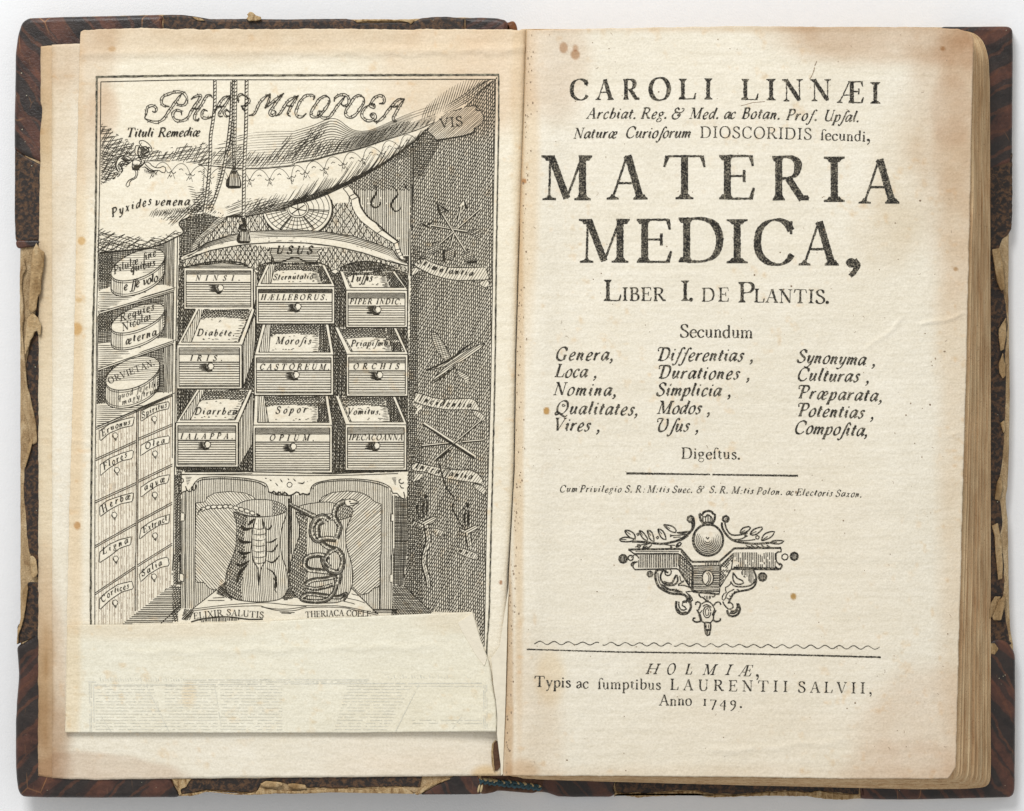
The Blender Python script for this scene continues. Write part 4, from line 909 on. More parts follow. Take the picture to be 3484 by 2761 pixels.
sL = PL.shape('9: 330 90 250 150 190 220 110 290 50 350 15 400 5 460 40 470 80 410 100 360 150 320 230 270 300 190 380 125', 2.2); PL.hatch(sL, math.radians(155), 5, 2.0)
sR = PL.shape('2: 515 1300 570 1270 620 1320 650 1375 675 1385 680 1430 700 1500 760 1590 860 1660 4: 900 10 960 50 1090 150 1110 230 1160 335 1115 335 1060 230 1050 170 900 80 800 10 2: 780 1700 700 1640 640 1560 605 1480 600 1410 575 1385 560 1350', 2.4)
PL.line('2: 575 1385 660 1340', 2); PL.line('2: 610 1415 675 1385', 2); PL.line('4: 870 60 930 20', 1.8); PL.line('4: 1050 170 1090 150', 2.2); PL.line('4: 1060 235 1108 225', 2); PL.line('4: 1085 270 1120 250', 1.6); PL.line('4: 1100 300 1135 285', 1.6)
PL.line('2: 620 1330 680 1390 685 1440 720 1520 790 1610 870 1665 4: 970 50 1098 150', 4, True)
# rosette fan
th = np.linspace(0, 2 * math.pi, 60)
def ell(cx, cy, rx, ry, t=th): return np.stack([650 + (cx + rx * np.cos(t)) / 3.079, 700 + (cy + ry * np.sin(t)) / 3.079], -1)
PL.shape(ell(1112, 30, 366, 300)[:-1], 3.0); PL.line(ell(1112, 30, 372, 308, np.linspace(-0.3, 2.6, 40)), 4.5)
PL.shape(ell(1112, 30, 335, 258)[:-1], 2.0)
for r in (0.52, 0.68, 0.84): PL.line(ell(1112, 30, 335 * r, 258 * r), 1.6)
for a in np.linspace(0.08, math.pi - 0.08, 17): PL.line([ell(1112, 30, 120, 95, np.array([a]))[0], ell(1112, 30, 335, 258, np.array([a]))[0]], 1.7)
for a in (0.12, 1.02, 2.12, 3.02): 
    for d in (-0.05, 0.05): PL.line([ell(1112, 30, 120, 95, np.array([a + d]))[0], ell(1112, 30, 335, 258, np.array([a + d * .6]))[0]], 2.0)
PL.shape(ell(1118, 30, 115, 98)[:-1], 2.4); PL.shape(ell(1118, 30, 96, 78)[:-1], 2.0)
for a in (0.2, 1.3, 2.4, 3.6, 4.7, 5.6): PL.line([ell(1118, 40, 0, 0, np.array([a]))[0], ell(1118, 40, 90, 72, np.array([a]))[0]], 2.6)
# arched cornice
arch_t = '3: 965 310 1010 285 9: 30 480 150 395 400 312 640 272 900 258 1130 258 1400 276 1700 322 2000 422 2120 470 4: 1100 330 1190 372'
arch_b = '4: 1195 402 1150 392 9: 2100 595 1800 495 1500 428 1200 392 900 386 620 402 400 432 200 472 0 540 3: 1180 278 975 348'
crn = PL.shape(arch_t + ' ' + arch_b, 3.0)
A0 = Q(arch_t); B0 = Q(arch_b)[::-1]
PL.flow(A0, B0, 9, 1.9, cut=(0.06, 0.97, 0.02, 0.98), jit=0.04, regs=[crn], taper=0.15)
cv = PL.rg(np.vstack([smooth(A0)[:] * 0.38 + smooth(B0)[np.linspace(0, len(smooth(B0)) - 1, len(smooth(A0))).astype(int)] * 0.62, (smooth(A0) * 0.12 + smooth(B0)[np.linspace(0, len(smooth(B0)) - 1, len(smooth(A0))).astype(int)] * 0.88)[::-1]]))
# lower fretwork with lobes
fr2 = PL.rg('3: 1000 352 1180 282 9: 200 476 400 436 620 408 840 440 830 590 700 640 680 700 640 690 560 615 400 582 200 590 0 632 3: 1005 420')
fr3 = PL.rg('9: 1340 430 1500 435 1800 500 2100 600 4: 1190 410 1190 470 1050 430 9: 2000 610 1900 590 1780 588 1650 612 1560 655 1535 700 1480 700 1450 655 1290 590')
for f in (fr2, fr3): PL.hatch(f, H_, 6.2, 1.3, brk=.1); net(f, sp=14.5)
PL.line('9: -130 660 0 632 200 590 400 582 560 615 640 690', 3.6, True); PL.line('9: 700 640 760 610 850 590 ', 3, True); PL.line('9: 1480 700 1450 655 1400 620 1290 590', 4, True); PL.line('9: 1560 655 1650 612 1780 588 1900 590 2000 610 2155 660', 3.6, True)
for cx in (668, 1508):
    PL.shape('9: %d 690 %d 675 %d 660 %d 675 %d 690 %d 705 %d 722 %d 705' % tuple(cx + d for d in (-45, -18, 0, 18, 45, 20, 0, -20)), 2)
plq = PL.rg('9: 800 480 840 440 1340 430 1370 450 1320 500 1350 540 1300 590 870 600 880 560 810 530'); PL.hatch(plq, 0, 5.2, 1.9)
PL.line('9: 870 600 950 590 1090 540 1200 590 1290 600', 4, True); PL.line('9: 800 480 845 440 830 500 860 550 875 600', 2.6, True); PL.line('9: 1370 450 1320 490 1350 540 1295 600', 2.4, True)
# ---- drawers
def drawer(x0, y0, x1, y1, b0, b1, knob, op=None, lines=4, open_in=None):
    if op:
        bl, br, bk, pw, dw, heap = op
        f = y0
        PL.rg([(x0 + 1, f), (bl, bk), (br, bk), (x1 + 2, f)]); PL.line([(x0 + 1, f), (bl, bk)], 2.6); PL.line([(x1 + 2, f), (br, bk)], 2.8)
        li0, li1 = x0 + 15, x1 - 10
        inn = PL.rg([(li0, f - 9), (bl + 11, bk), (br - 11, bk), (li1, f - 9)])
        back = PL.rg([(li0 + pw, f - 9), (bl + 11 + pw * .55, bk), (br - 11 - dw * .6, bk), (li1 - dw, f - 9)])
        PL.hatch(back, 0.05, 5.2, 2.1); PL.hatch(back, math.radians(38), 6.5, 1.9); PL.hatch(back, H_ + .3, 7, 1.8, pred=lambda x, y: y < bk + 18)
        hx0 = lambda y: np.interp(y, [bk, f - 9], [bl + 11 + pw * .55, li0 + pw]); hx1 = lambda y: np.interp(y, [bk, f - 9], [br - 11 - dw * .6, li1 - dw])
        ht = bk + heap
        hp = PL.rg([(hx0(f - 9), f - 9), (hx0(ht + 6), ht + 6), (hx0(ht) + 14, ht), ((hx0(ht) + hx1(ht)) / 2, ht - 4), (hx1(ht) - 14, ht + 1), (hx1(ht + 8), ht + 8), (hx1(f - 9), f - 9)])
        for i in range(9):
            y = ht + 6 + (f - 18 - ht) * i / 8; xr = hx1(y) - 1; PL.line([(xr, y), (xr - random.uniform(10, 26), y + random.uniform(-1, 1))], 2.0, taper=0.5)
        for i in range(12):
            x = random.uniform(hx0(f) + 6, hx1(f) - 20); y = random.choice([ht + random.uniform(4, 12), f - 12 - random.uniform(3, 9)]); PL.line([(x, y), (x + 3, y - 2), (x + 6, y)], 1.5)
        lp = PL.rg([(li0, f - 9), (bl + 11, bk), (bl + 11 + pw * .55, bk), (li0 + pw, f - 9)]); PL.hatch(lp, H_ - .06, 6.5, 2.0); PL.line([(li0 + pw, f - 9), (bl + 11 + pw * .55, bk)], 2)
        rp = PL.rg([(li1 - dw, f - 9), (br - 11 - dw * .6, bk), (br - 11, bk), (li1, f - 9)]); PL.hatch(rp, H_ + .05, 3.9, 2.5, brk=.1); PL.hatch(rp, .9, 6, 2.2)
        PL.line([(li0, f - 9), (bl + 11, bk)], 2); PL.line([(li1, f - 9), (br - 11, bk)], 2.2); PL.line([(li0, f - 9), (li1, f - 9)], 2.2)
    fr = PL.rg([(x0, y0), (x1, y0), (x1, y1), (x0, y1)])
    PL.line([(x0, y0), (x1, y0 + .5)], 2.4); PL.line([(x1, y0), (x1, y1)], 2.6); PL.line([(x0, y1), (x1, y1)], 4.0); PL.line([(x0, y0), (x0, y1)], 2.6)
    a, b, c, d = x0 + 7, y0 + 10, x1 - 8, y1 - 8
    if b0 - b < 6: b = b0 - 14
    PL.line([(a, b), (c, b)], 2.4); PL.line([(a, d), (c, d)], 2.2); PL.line([(a, b), (a, d)], 2.6); PL.line([(c, b), (c, d)], 2.8)
    for i in range(1, lines + 1):
        y = b + (b0 - b) * i / (lines + 1); PL.line([(a + 1, y), (c - 1, y + random.uniform(-.6, .6))], 2.0)
    PL.line([(a, b0), (c, b0)], 2.2); PL.line([(a, b1), (c, b1)], 3.2)
    y = b1 + 6.5; i = 0
    while y < d - 3:
        PL.line([(a + random.uniform(0, 3), y), (c - random.uniform(0, 3), y + random.uniform(-.6, .8))], random.uniform(2.0, 2.5)); y += 8.2 if i < 8 else 6.6; i += 1
    kx, ky = knob
    for j in range(6): PL.line([(kx - 34 + random.uniform(-3, 8), ky - 8 + j * 4.2), (kx - 4, ky - 8 + j * 4.2)], 3.2, taper=.3)
    PL.line([(kx - 14, ky - 4), (kx - 12, ky + 10), (kx - 2, ky + 17), (kx + 10, ky + 13)], 8, True, .35)
    kk = PL.rg(np.stack([kx + 3 + 12 * np.cos(th[:-1]), ky + 12 * np.sin(th[:-1])], -1)); PL.line(np.stack([kx + 3 + 12 * np.cos(th[:-1]), ky + 12 * np.sin(th[:-1])], -1), 2.2, closed=True)
    PL.line(np.stack([kx + 3 + 9 * np.cos(th[20:40]), ky + 9 * np.sin(th[20:40])], -1), 2.4)
# drawer sides standing in perspective (right face of the left column)
def face(pts):
    k = PL.shape(pts, 2.4); PL.hatch(k, H_, 5.5, 2.0); return k
top1 = PL.shape('3: 1005 430 1010 415 1180 390 1400 370 1600 385 1700 420 1730 440 1730 480 1005 480', 2.2); PL.hatch(top1, 0, 5.6, 2.0)
face('3: 1730 440 1760 470 1790 600 1760 720 1735 860')
drawer(626, 912, 861.5, 1053, 933.5, 962, (746, 980), None, 2)
face('3: 1615 1225 1750 900 1760 1010 1735 1350 1620 1690')
drawer(602, 1174, 823, 1324, 1207, 1233, (713, 1247), (665, 867, 1053, 34, 6, 32), 4)
face('5: 1575 330 1725 10 1730 360 1720 560 1580 790')
drawer(598, 1438.5, 810, 1590, 1471, 1499, (702, 1513), (668, 858, 1328, 34, 6, 34), 4)
drawer(872, 975, 1138, 1103, 997, 1029.5, (1010, 1044), (906, 1106, 903, 34, 34, 20), 3)
drawer(865, 1208, 1134, 1346, 1234.5, 1262, (1004, 1276), (893, 1118, 1104, 34, 40, 36), 3)
drawer(861, 1447, 1130, 1610, 1477.5, 1505, (994, 1520), (867, 1117, 1348, 38, 40, 34), 4)
drawer(1177, 988, 1386, 1115, 1014.5, 1042, (1282, 1054), (1157, 1345, 925, 6, 50, 14), 3)
drawer(1179, 1206, 1387, 1349, 1235, 1262.5, (1288, 1276), (1140, 1349, 1116, 6, 44, 36), 3)
drawer(1175, 1445.5, 1383, 1601, 1478, 1505.5, (1278, 1517), (1142, 1346, 1350, 6, 46, 34), 4)
fl2 = [('3', )]
# ---- lower cabinet
low = PL.rg('s: 618 1606 860 1606 1130 1612 1350 1608 1372 1640 1384 1700 1335 1720 1335 2060 1270 2088 660 2088 618 2070')
PL.line('5: 1080 808 1700 850 6: -200 855 400 870 850 850 1170 840', 3.0); PL.line('5: 960 875 2155 888 6: 0 890 600 885 1090 868', 2.4); PL.line('5: 1010 850 1640 848', 3.6); PL.line('5: 1040 828 1660 838', 2.4); PL.line('5: 980 880 1720 868', 1.8)
PL.line('6: 420 845 1100 842', 5)
cup = PL.rg('5: 1000 1060 1090 1010 1130 950 1190 915 1400 905 1650 920 1800 955 1885 1000 1890 1060 1960 1060 2030 1050 2110 1090 2155 1090 6: 100 1080 170 1060 190 1000 260 960 450 930 700 930 900 960 1000 1010 1020 1060 1040 1090 1040 1709 8: 960 0 960 545 780 545 s: 1272 2085 690 2085 7: 1290 575 1290 0 5: 960 1709 960 1100')
PL.hatch(cup, H_, 6.2, 1.9, jit=.08)
for s_ in ('5: 1090 1040 1100 990 1130 950 1190 912 1400 902 1650 918 1800 950 1870 985 1890 1060', '5: 1140 960 1200 932 1400 922 1640 938 1790 966 1860 1010', '6: 170 1060 185 1005 260 958 450 928 700 928 900 958 1005 1010 1030 1060', '6: 200 1030 215 995 290 962 450 945 700 945 880 975 980 1015'): PL.line(s_, 2.6, True)
pnL = PL.shape('5: 1130 1175 1230 1165 1245 1115 1330 1070 1480 1055 1640 1070 1720 1105 1765 1145 1780 1300 1560 1400 1560 1700 7: 1830 30 1790 150 1730 330 1640 380 1590 370 1560 350 1530 300 1430 300 1425 0', 2.0)
PL.hatch(pnL, math.radians(-48), 7.4, 1.9)
pnR = PL.shape('6: 260 1165 300 1110 400 1065 560 1050 700 1065 790 1110 850 1170 915 1182 915 1709 8: 842 0 842 322 775 335 740 378 655 405 560 310 580 200 550 100 480 0 6: 520 1600', 2.0)
PL.hatch(pnR, math.radians(42), 7.4, 1.9)
for x, y0, y1 in ((975, 1100, 1709), (1020, 1060, 1709), (1120, 1010, 1709)): PL.line('5: %d %d %d %d' % (x, y0, x, y1), 2.2)
PL.line('7: 1278 0 1278 575', 2.6); PL.line('7: 1325 0 1325 570', 1.8); PL.line('7: 1425 0 1425 575', 2.6); PL.line('6: 915 1182 915 1709 8: 842 0 842 545', 2.8); PL.line('6: 1035 1100 1030 1709 8: 950 0 960 540', 2.4)
PL.line('6: -30 1095 -30 1709', 3); PL.line('a: 583 30 583 560', 5); PL.line('a: 590 30 592 500', 2)
for s_ in ('5: 965 1280 1010 1280 1010 1365 965 1365', '7: 1265 205 1312 212 1308 290 1262 285', '6: 1018 1290 1052 1290 1052 1368 1018 1368', '8: 938 200 965 200 965 278 935 278'): PL.shape(s_, 2.4)
# shadow strips beside the doors
sh = PL.rg('6: 1048 1090 1160 1130 1190 1100 1190 1709 8: 1108 0 1070 308 965 300 965 0 6: 1045 1709'); PL.hatch(sh, H_, 4.6, 2.2); PL.hatch(sh, 0, 5.2, 2.2)
sh2 = PL.rg('5: 905 880 960 870 930 980 940 1090 975 1100 965 1709 7: 1265 0 1250 330 1195 325 1205 0 5: 905 1709'); PL.hatch(sh2, H_, 4.4, 2.3); PL.hatch(sh2, math.radians(50), 6, 2.2)
# apron ornament
for s_ in ('5: 930 900 980 915 1000 940 985 965 960 955', '5: 930 970 950 985 935 1010', '5: 940 1090 960 1100 990 1060 1030 1050 1020 1000', '5: 1020 1000 1040 1050 1080 1055 1090 1030', '5: 1130 985 1120 1040 1075 1035 1090 1000', '6: 1120 925 1100 940 1105 965 1135 975 1150 960', '6: 1110 990 1120 1015 1150 1020', '6: 1020 1050 1050 1085 1070 1065 1110 1110 1160 1135 1150 1060'):
    PL.line(s_, 3.0, True)
for i in range(6): PL.line('5: %d %d %d %d' % (1020 + i * 3, 905 + i * 16, 1085 - i * 8, 908 + i * 16), 1.6); PL.line('6: %d %d %d %d' % (1025 + i * 6, 915 + i * 13, 1070, 912 + i * 14), 1.5)
PL.line('5: 1890 1060 1925 1070 1950 1050 1975 1090 2000 1055 2030 1090 2060 1060 2100 1100 2155 1080 6: 40 1055 60 1090 100 1075 140 1095 170 1070', 4.2, True)
PL.line('5: 1925 1070 1975 1092 2030 1092 2100 1100', 3, True); PL.shape(np.stack([985 + 9 * np.cos(th[:-1]), 1650 + 9 * np.sin(th[:-1])], -1), 2.4)
for s_ in ('5: 1850 915 1870 922', '5: 1900 930 1920 945', '5: 1960 965 1990 1000', '5: 2010 925 2035 960', '5: 2090 920 2105 935', '6: -10 920 20 950', '6: 40 965 100 975 110 950', '6: 135 945 145 955', '6: 175 935 182 940'): PL.line(s_, 3.5, taper=.3)
# platform and front shelf
plat = PL.rg('a: 155 575 60 650 5 690 0 720 -20 760 -20 790 1110 760 1120 725 1085 690 960 560 590 600')
for s_ in ('a: 0 692 200 668 380 655 480 655 600 668 760 672 880 672 1000 692 1120 720', 'a: 10 702 200 680 400 672 450 685 520 700 620 700 700 682 900 682 1000 702 1115 727', 'a: 130 625 220 622 240 640', 'a: 100 640 200 640', 'a: 420 678 500 690 590 690 690 675', 'a: 530 708 620 712', 'a: 540 715 600 718', 'a: 890 640 960 655 980 662', 'a: 930 625 1000 640 1040 655', 'a: 960 600 1000 610'): PL.line(s_, 2.0, True)
PL.line('a: 155 575 60 650 5 692', 2.4); PL.line('a: 960 565 1085 690 1120 722', 3.0); PL.line('a: 1085 712 1231 712', 2.2); PL.line('a: 1085 694 1231 694', 3.2); PL.line('a: 1085 703 1231 703', 2.2)
k_ = PL.rg('a: 160 560 210 520 250 640 200 620 150 600'); PL.hatch(k_, -.7, 4.5, 2.4); PL.hatch(k_, .7, 5, 2.2)
k_ = PL.rg('a: 575 480 600 480 640 620 560 640 540 625 570 560'); PL.hatch(k_, 0, 4.6, 2.2); PL.hatch(k_, 1.0, 5, 2.0)
k_ = PL.rg('a: -40 690 15 692 0 730 -20 760 -60 755'); PL.hatch(k_, .8, 5, 2.2); PL.hatch(k_, -.8, 5, 2.2)
PL.line('a: 15 700 0 730 -10 755', 2); k_ = PL.rg('a: 50 757 130 742 230 740 330 750 250 765 60 770'); PL.hatch(k_, H_, 4, 1.9); PL.line('a: 0 768 60 752 150 740 230 738 340 752 430 752', 4, True)
# ---- vases
def vase(body, mouth, sh_l, cross):
    v = PL.shape(body, 2.4, True); PL.hatch(v, H_, 6.4, 1.7, wob=2.0)
    PL.hatch(v, math.radians(58), 7.6, 2.0, pred=sh_l); PL.hatch(v, math.radians(-32), 8.2, 1.9, pred=sh_l)
    m = PL.shape(mouth, 2.2, True); PL.hatch(m, H_, 6.0, 1.7); PL.hatch(m, math.radians(55), 6.5, 1.9, pred=cross)
    return v, m
vL, mL = vase('a: 255 110 272 180 272 260 265 330 240 400 215 460 205 540 215 590 260 630 340 645 420 648 500 640 550 620 580 570 580 520 570 450 545 380 535 300 545 200 572 110 500 130 400 140 310 130',
              'a: 275 70 320 45 400 35 480 40 550 65 574 92 565 110 520 128 440 138 340 132 290 115 262 95', lambda x, y: x < 650 + (355 - 35 * np.cos((y - 1840) / 70.)) / 1.7586 - np.clip((y - 1900) * .45, 0, 45), lambda x, y: x > 925)
vR, mR = vase('a: 625 110 645 180 650 240 632 300 605 380 590 450 590 530 610 590 650 630 720 652 800 655 880 650 930 620 960 560 968 480 955 400 930 320 925 240 940 180 960 130 900 150 850 160 740 140 680 130',
              'a: 640 80 700 62 800 50 860 58 870 70 920 75 960 85 970 105 955 135 900 155 850 150 860 120 740 130 650 110', lambda x, y: x < 650 + (720 - 30 * np.cos((y - 1830) / 70.)) / 1.7586 - np.clip((y - 1900) * .3, 0, 30), lambda x, y: x > 650 + 880 / 1.7586)
def tube(pts, w0, w1=None, tick=4.4, dark=0.6, ow=2.6):
    p = resample(smooth(Q(pts), 8), 3); w1 = w1 or w0; n = len(p); w = np.linspace(w0, w1, n) / 2
    t = np.gradient(p, axis=0); t /= np.hypot(t[:, 0], t[:, 1])[:, None]; nr = np.stack([-t[:, 1], t[:, 0]], -1)
    seg = max(3, n // 10)
    for i in range(0, n - 1, seg):
        j = min(n, i + seg + 1); a = p[i:j] + nr[i:j] * w[i:j, None]; b = p[i:j] - nr[i:j] * w[i:j, None]
        PL.rg(np.vstack([a, b[::-1]]))
        PL.line(a, ow); PL.line(b, ow)
        for q in range(i, j - 1, max(1, int(tick / 3 + .5))):
            PL.line([p[q] + nr[q] * w[q], p[q] - nr[q] * w[q] * 0.1 + t[q] * 3], 1.9)
            if dark and random.random() < dark: PL.line([p[q] - nr[q] * w[q], p[q] - nr[q] * w[q] * 0.3 + t[q] * 2], 1.5)
tube('a: 905 640 930 600 880 620 800 610 700 600 660 630 720 645 800 640 850 600 870 540 860 500 800 510 720 520 680 550', 13, 13)
tube('a: 680 560 740 570 800 560 850 545', 11, 11)
tube('a: 880 540 885 480 840 470 770 462 710 455 682 430 690 390 730 370 790 370 830 380', 17, 15)
tube('a: 790 370 795 420 830 460 880 470 905 430 905 380 880 340 820 320 780 290 760 250 760 190 790 165', 17, 15)
tube('a: 870 330 830 350 800 400 830 440', 13, 13)
tube('a: 870 270 890 200 860 140 865 90 890 60 930 45', 16, 17)
tube('a: 830 160 790 135 750 150 725 190 720 240 750 280 800 270 870 275', 16, 17)
tube('a: 585 60 620 80 680 110 740 140', 10, 18, dark=.8)
PL.shape('a: 920 40 960 33 985 45 1010 48 990 62 960 72 930 72', 2.4, True); PL.line('a: 950 60 1000 55', 3); PL.line('a: 945 47 955 47', 4)
# scorpion: body on the glass, tail and legs
sb = PL.rg('a: 385 150 425 150 440 200 450 280 445 400 425 440 410 465 395 440 370 400 360 300 365 220'); PL.hatch(sb, H_, 7.5, 1.5, brk=.3)
for i in range(7): PL.line('a: %d %d %d %d %d %d' % (366 - i % 2 * 4, 205 + i * 34, 405, 214 + i * 34, 446, 206 + i * 34), 2.0, True, .3)
PL.line('a: 425 150 445 210 450 300 445 400 420 445 405 540', 2.6, True); PL.line('a: 385 150 368 220 362 300 372 400 400 450 405 548', 3.2, True); PL.line('a: 398 470 405 550', 6, taper=.6)
for s_ in ('440 205 465 215 485 185', '450 290 480 290 515 268', '455 345 490 345 520 300', '450 400 490 412 530 370', '450 445 490 470 508 510 500 560 512 595', '490 500 512 540 498 580', '425 160 435 210'):
    PL.line('a: ' + s_, 5, True, .35)
for s_ in ('370 205 320 215 300 190', '365 290 310 290 280 270', '360 350 310 360 280 345', '350 400 300 430 270 420', '340 420 290 480 270 540', '330 380 300 385', '380 150 340 190'):
    PL.line('a: ' + s_, 9, True, .35)
tp = smooth(Q('a: 55 100 90 85 130 78 175 80 215 75 250 80 290 92 330 102 370 118 400 130'), 6)
for i in range(0, len(tp) - 5, 5):
    a, b = tp[i], tp[min(i + 5, len(tp) - 1)]; m = (a + b) / 2; d = b - a; L = np.hypot(*d) / 2 + 1; d = d / np.hypot(*d); n = np.array([-d[1], d[0]])
    q = np.stack([m[0] + L * np.cos(th[:-1]) * d[0] + 6.5 * np.sin(th[:-1]) * n[0], m[1] + L * np.cos(th[:-1]) * d[1] + 6.5 * np.sin(th[:-1]) * n[1]], -1)
    PL.shape(q, 2.4); PL.line(q[20:42], 3)
PL.line('a: 40 130 45 105 70 92', 3, True); PL.line('a: 390 120 415 135 395 130', 5)

# ---- shelf unit with jars, then its drawers
shf = PL.rg('s: 322 830 610 790 604 1060 597 1340 594 1560 590 1880 583 1990 560 1993 412 2126 322 2126')
inr = PL.rg('s: 336 830 600 800 598 985 594 1165 590 1330 327 1460'); PL.hatch(inr, H_, 4.8, 2.2, pred=lambda x, y: x > 556); PL.hatch(inr, H_, 5.6, 2.2, pred=lambda x, y: x <= 556); PL.hatch(inr, 0.10, 5.6, 2.2, pred=lambda x, y: x <= 558 - 0 * y); PL.hatch(inr, math.radians(50), 6, 1.8, pred=lambda x, y: (x < 385) & (vnoise(x, y, 90, 8) > .4))
post = PL.rg('s: 592 806 604 802 600 1060 596 1340 594 1560 590 1885 583 1990 577 1990 584 1885 587 1560 588 1340 590 1060')
PL.line('s: 592 806 590 1060 587 1340 586 1560 584 1885 577 1992', 2.4); PL.line('s: 604 802 600 1060 596 1340 594 1560 590 1885 583 1990', 2.8)
for tp_, bt in ((((336, 990), (375, 978), (560, 970), (592, 980)), ((592, 988), (336, 1063))), (((334, 1170), (378, 1164), (566, 1151), (590, 1158)), ((590, 1166), (333, 1256))), (((329, 1376), (400, 1372), (540, 1336), (587, 1340)), ((586, 1346), (327, 1455)))):
    k_ = PL.rg(list(tp_) + [(bt[0][0], bt[0][1] + 5), (bt[1][0], bt[1][1] + 7)])
    y0 = tp_[0][1]; hw = bt[1][1] - y0
    for i in range(11): 
        y = y0 + 6 + i * (hw - 6) / 11; PL.line([(tp_[0][0], y), (tp_[0][0] + max(18, 150 - i * 13) + random.uniform(-12, 12), y - 1)], 1.9, taper=.25)
    for i in range(13): 
        x = 470 + i * 8.5; yb = np.interp(x, [bt[1][0], bt[0][0]], [bt[1][1], bt[0][1]]); PL.line([(x, yb - 5), (x + 26, yb - 16)], 1.8, taper=.3)
    PL.line([tp_[-1], bt[0]], 2); PL.line([bt[0], bt[1]], 2.2); PL.line([(bt[0][0], bt[0][1] + 5), (bt[1][0], bt[1][1] + 7)], 2.6)
def jar(cx, cy, a, b, deg, h):
    r = math.radians(deg); t = np.linspace(0, 2 * math.pi, 49)[:-1]
    e = np.stack([cx + a * np.cos(t) * math.cos(r) - b * np.sin(t) * math.sin(r), cy + a * np.cos(t) * math.sin(r) + b * np.sin(t) * math.cos(r)], -1)
    S3 = lambda p: np.stack([300 + p[:, 0] / 3.079, 775 + p[:, 1] / 3.079], -1)
    il, ir = e[:, 0].argmin(), e[:, 0].argmax()
    low = e[np.arange(ir, il + 1 if il > ir else il + 49) % 48]           # the near half of the rim, right to left
    body = np.vstack([low[:1], low + (0, h), low[-1:], e[[il]]])
    bd = PL.shape(S3(np.vstack([low + (0, h), low[::-1]])), 2.6); bx = PL.bb[bd]
    PL.hatch(bd, H_, 6, 1.6, pred=lambda x, y: (x < bx[0] + 44) | (x > bx[2] - 22)); PL.hatch(bd, .6, 6.5, 2.0, pred=lambda x, y: x > bx[2] - 10)
    PL.line(S3(low + (0, 22)), 1.8); PL.line(S3(low + (0, h - 22)), 1.6)
    l = PL.shape(S3(e), 2.4); PL.hatch(l, 0.04, 7.2, 1.2, pred=lambda x, y: y < PL.bb[l][3] - 30)
jar(520, 390, 300, 135, -22, 162); jar(520, 948, 300, 118, -22, 178); jar(466, 1525, 300, 150, -22, 190)
# label drawers
dl = PL.rg('5: 85 405 880 55 880 1709 7: 1190 0 1185 322 655 740 380 742 378 0 5: 75 1709')
PL.hatch(dl, H_, 9.5, 1.3, ink='p', jit=.25); PL.hatch(dl, H_, 9.5, 1.0, ink='p', jit=.3, brk=.6, off=4)
PL.line('5: 85 383 880 36', 2.2); PL.line('5: 85 405 880 56', 2.2)
PL.line('5: 508 212 503 1000 500 1709 7: 803 0 800 600', 2.4); PL.line('5: 526 208 522 1000 518 1709 7: 822 0 820 590', 2.4)
for s_ in ('5: 80 712 500 522', '5: 75 1155 500 962', '5: 75 1622 500 1385', '7: 380 410 800 130', '5: 526 498 884 345', '5: 524 940 882 768', '5: 520 1362 880 1168', '5: 520 1822 880 1598'):
    p = Q(s_); PL.line(p, 2.2); PL.line(p + (0, 6.5), 2.4)
def tag(pts, knob):
    k = PL.shape(pts, 2.2); kx, ky = Q(knob)[0]
    c = np.stack([kx + 9.5 * np.cos(th[:-1]), ky + 10.5 * np.sin(th[:-1])], -1); PL.rg(c); PL.line(c, 2.0, closed=True)
    PL.line(np.stack([kx - 1 + 7 * np.cos(th[18:34]), ky + 1 + 8 * np.sin(th[18:34])], -1), 4.5, taper=.2); PL.line([(kx - 3, ky + 13), (kx + 5, ky + 13)], 3); PL.line([(kx, ky + 17), (kx + 4, ky + 17)], 2)
tag('5: 120 420 220 350 350 305 485 272 465 365 350 390 220 445 122 530', '5: 283 470'); tag('5: 125 775 220 710 350 655 475 620 465 710 350 735 220 810 125 892', '5: 300 832')
tag('5: 120 1215 200 1150 330 1105 475 1065 465 1160 340 1185 220 1250 122 1322', '5: 273 1302'); tag('5: 122 1690 220 1610 330 1560 452 1530 445 1612 330 1650 7: 540 20 420 98 425 40', '7: 597 52')
tag('7: 425 475 500 400 620 320 765 285 785 365 660 400 540 480 425 590', '7: 590 512'); tag('5: 550 215 650 165 750 135 850 112 845 188 740 210 640 260 550 325', '5: 693 296')
tag('5: 552 572 640 520 740 490 855 470 845 548 740 570 640 620 545 685', '5: 700 660'); tag('5: 550 1012 640 950 740 900 855 878 832 965 740 985 650 1040 548 1120', '5: 698 1092')
tag('5: 552 1445 640 1380 740 1330 855 1295 845 1385 740 1410 630 1480 535 1560', '5: 700 1518'); tag('7: 845 215 930 130 1040 60 1140 30 1160 122 1060 145 950 210 855 295', '7: 997 240')

# ---- the drawn back curtain, over everything at the top
cur = PL.rg('s: 342 276 1686 270 2: 2090 170 1950 290 1870 375 1800 440 1720 470 1600 505 1500 590 1410 655 1380 680 1270 800 1100 930 950 1040 800 1130 640 1220 500 1290 300 1380 150 1430 0 1470 1: 2080 1500 1830 1560 1640 1590 1440 1600 1330 1590 1250 1560 1150 1560 1080 1590 950 1660 3: 1000 50 900 110 800 160 650 210 500 228 350 243 120 262 90 270')
PL.line('2: 2090 170 1950 290 1870 375 1800 440', 2.6, True)
hem_lo = '2: 1380 680 1270 800 1100 930 950 1040 800 1130 640 1220 500 1290 300 1380 150 1430 0 1470 1: 2080 1500 1830 1560 1640 1590 1440 1600'
PL.line(hem_lo, 2.8, True)
seam = '1: 130 1260 300 1180 340 1140 450 1010 600 1010 800 1010 1000 1020 1150 1050 1290 1062 1500 1088 1700 1092 1900 1085 2155 1060 2: 0 1035 200 1005 400 950 700 880 950 795 1200 715 1340 665 1480 600'
PL.line(seam, 2.4, True)
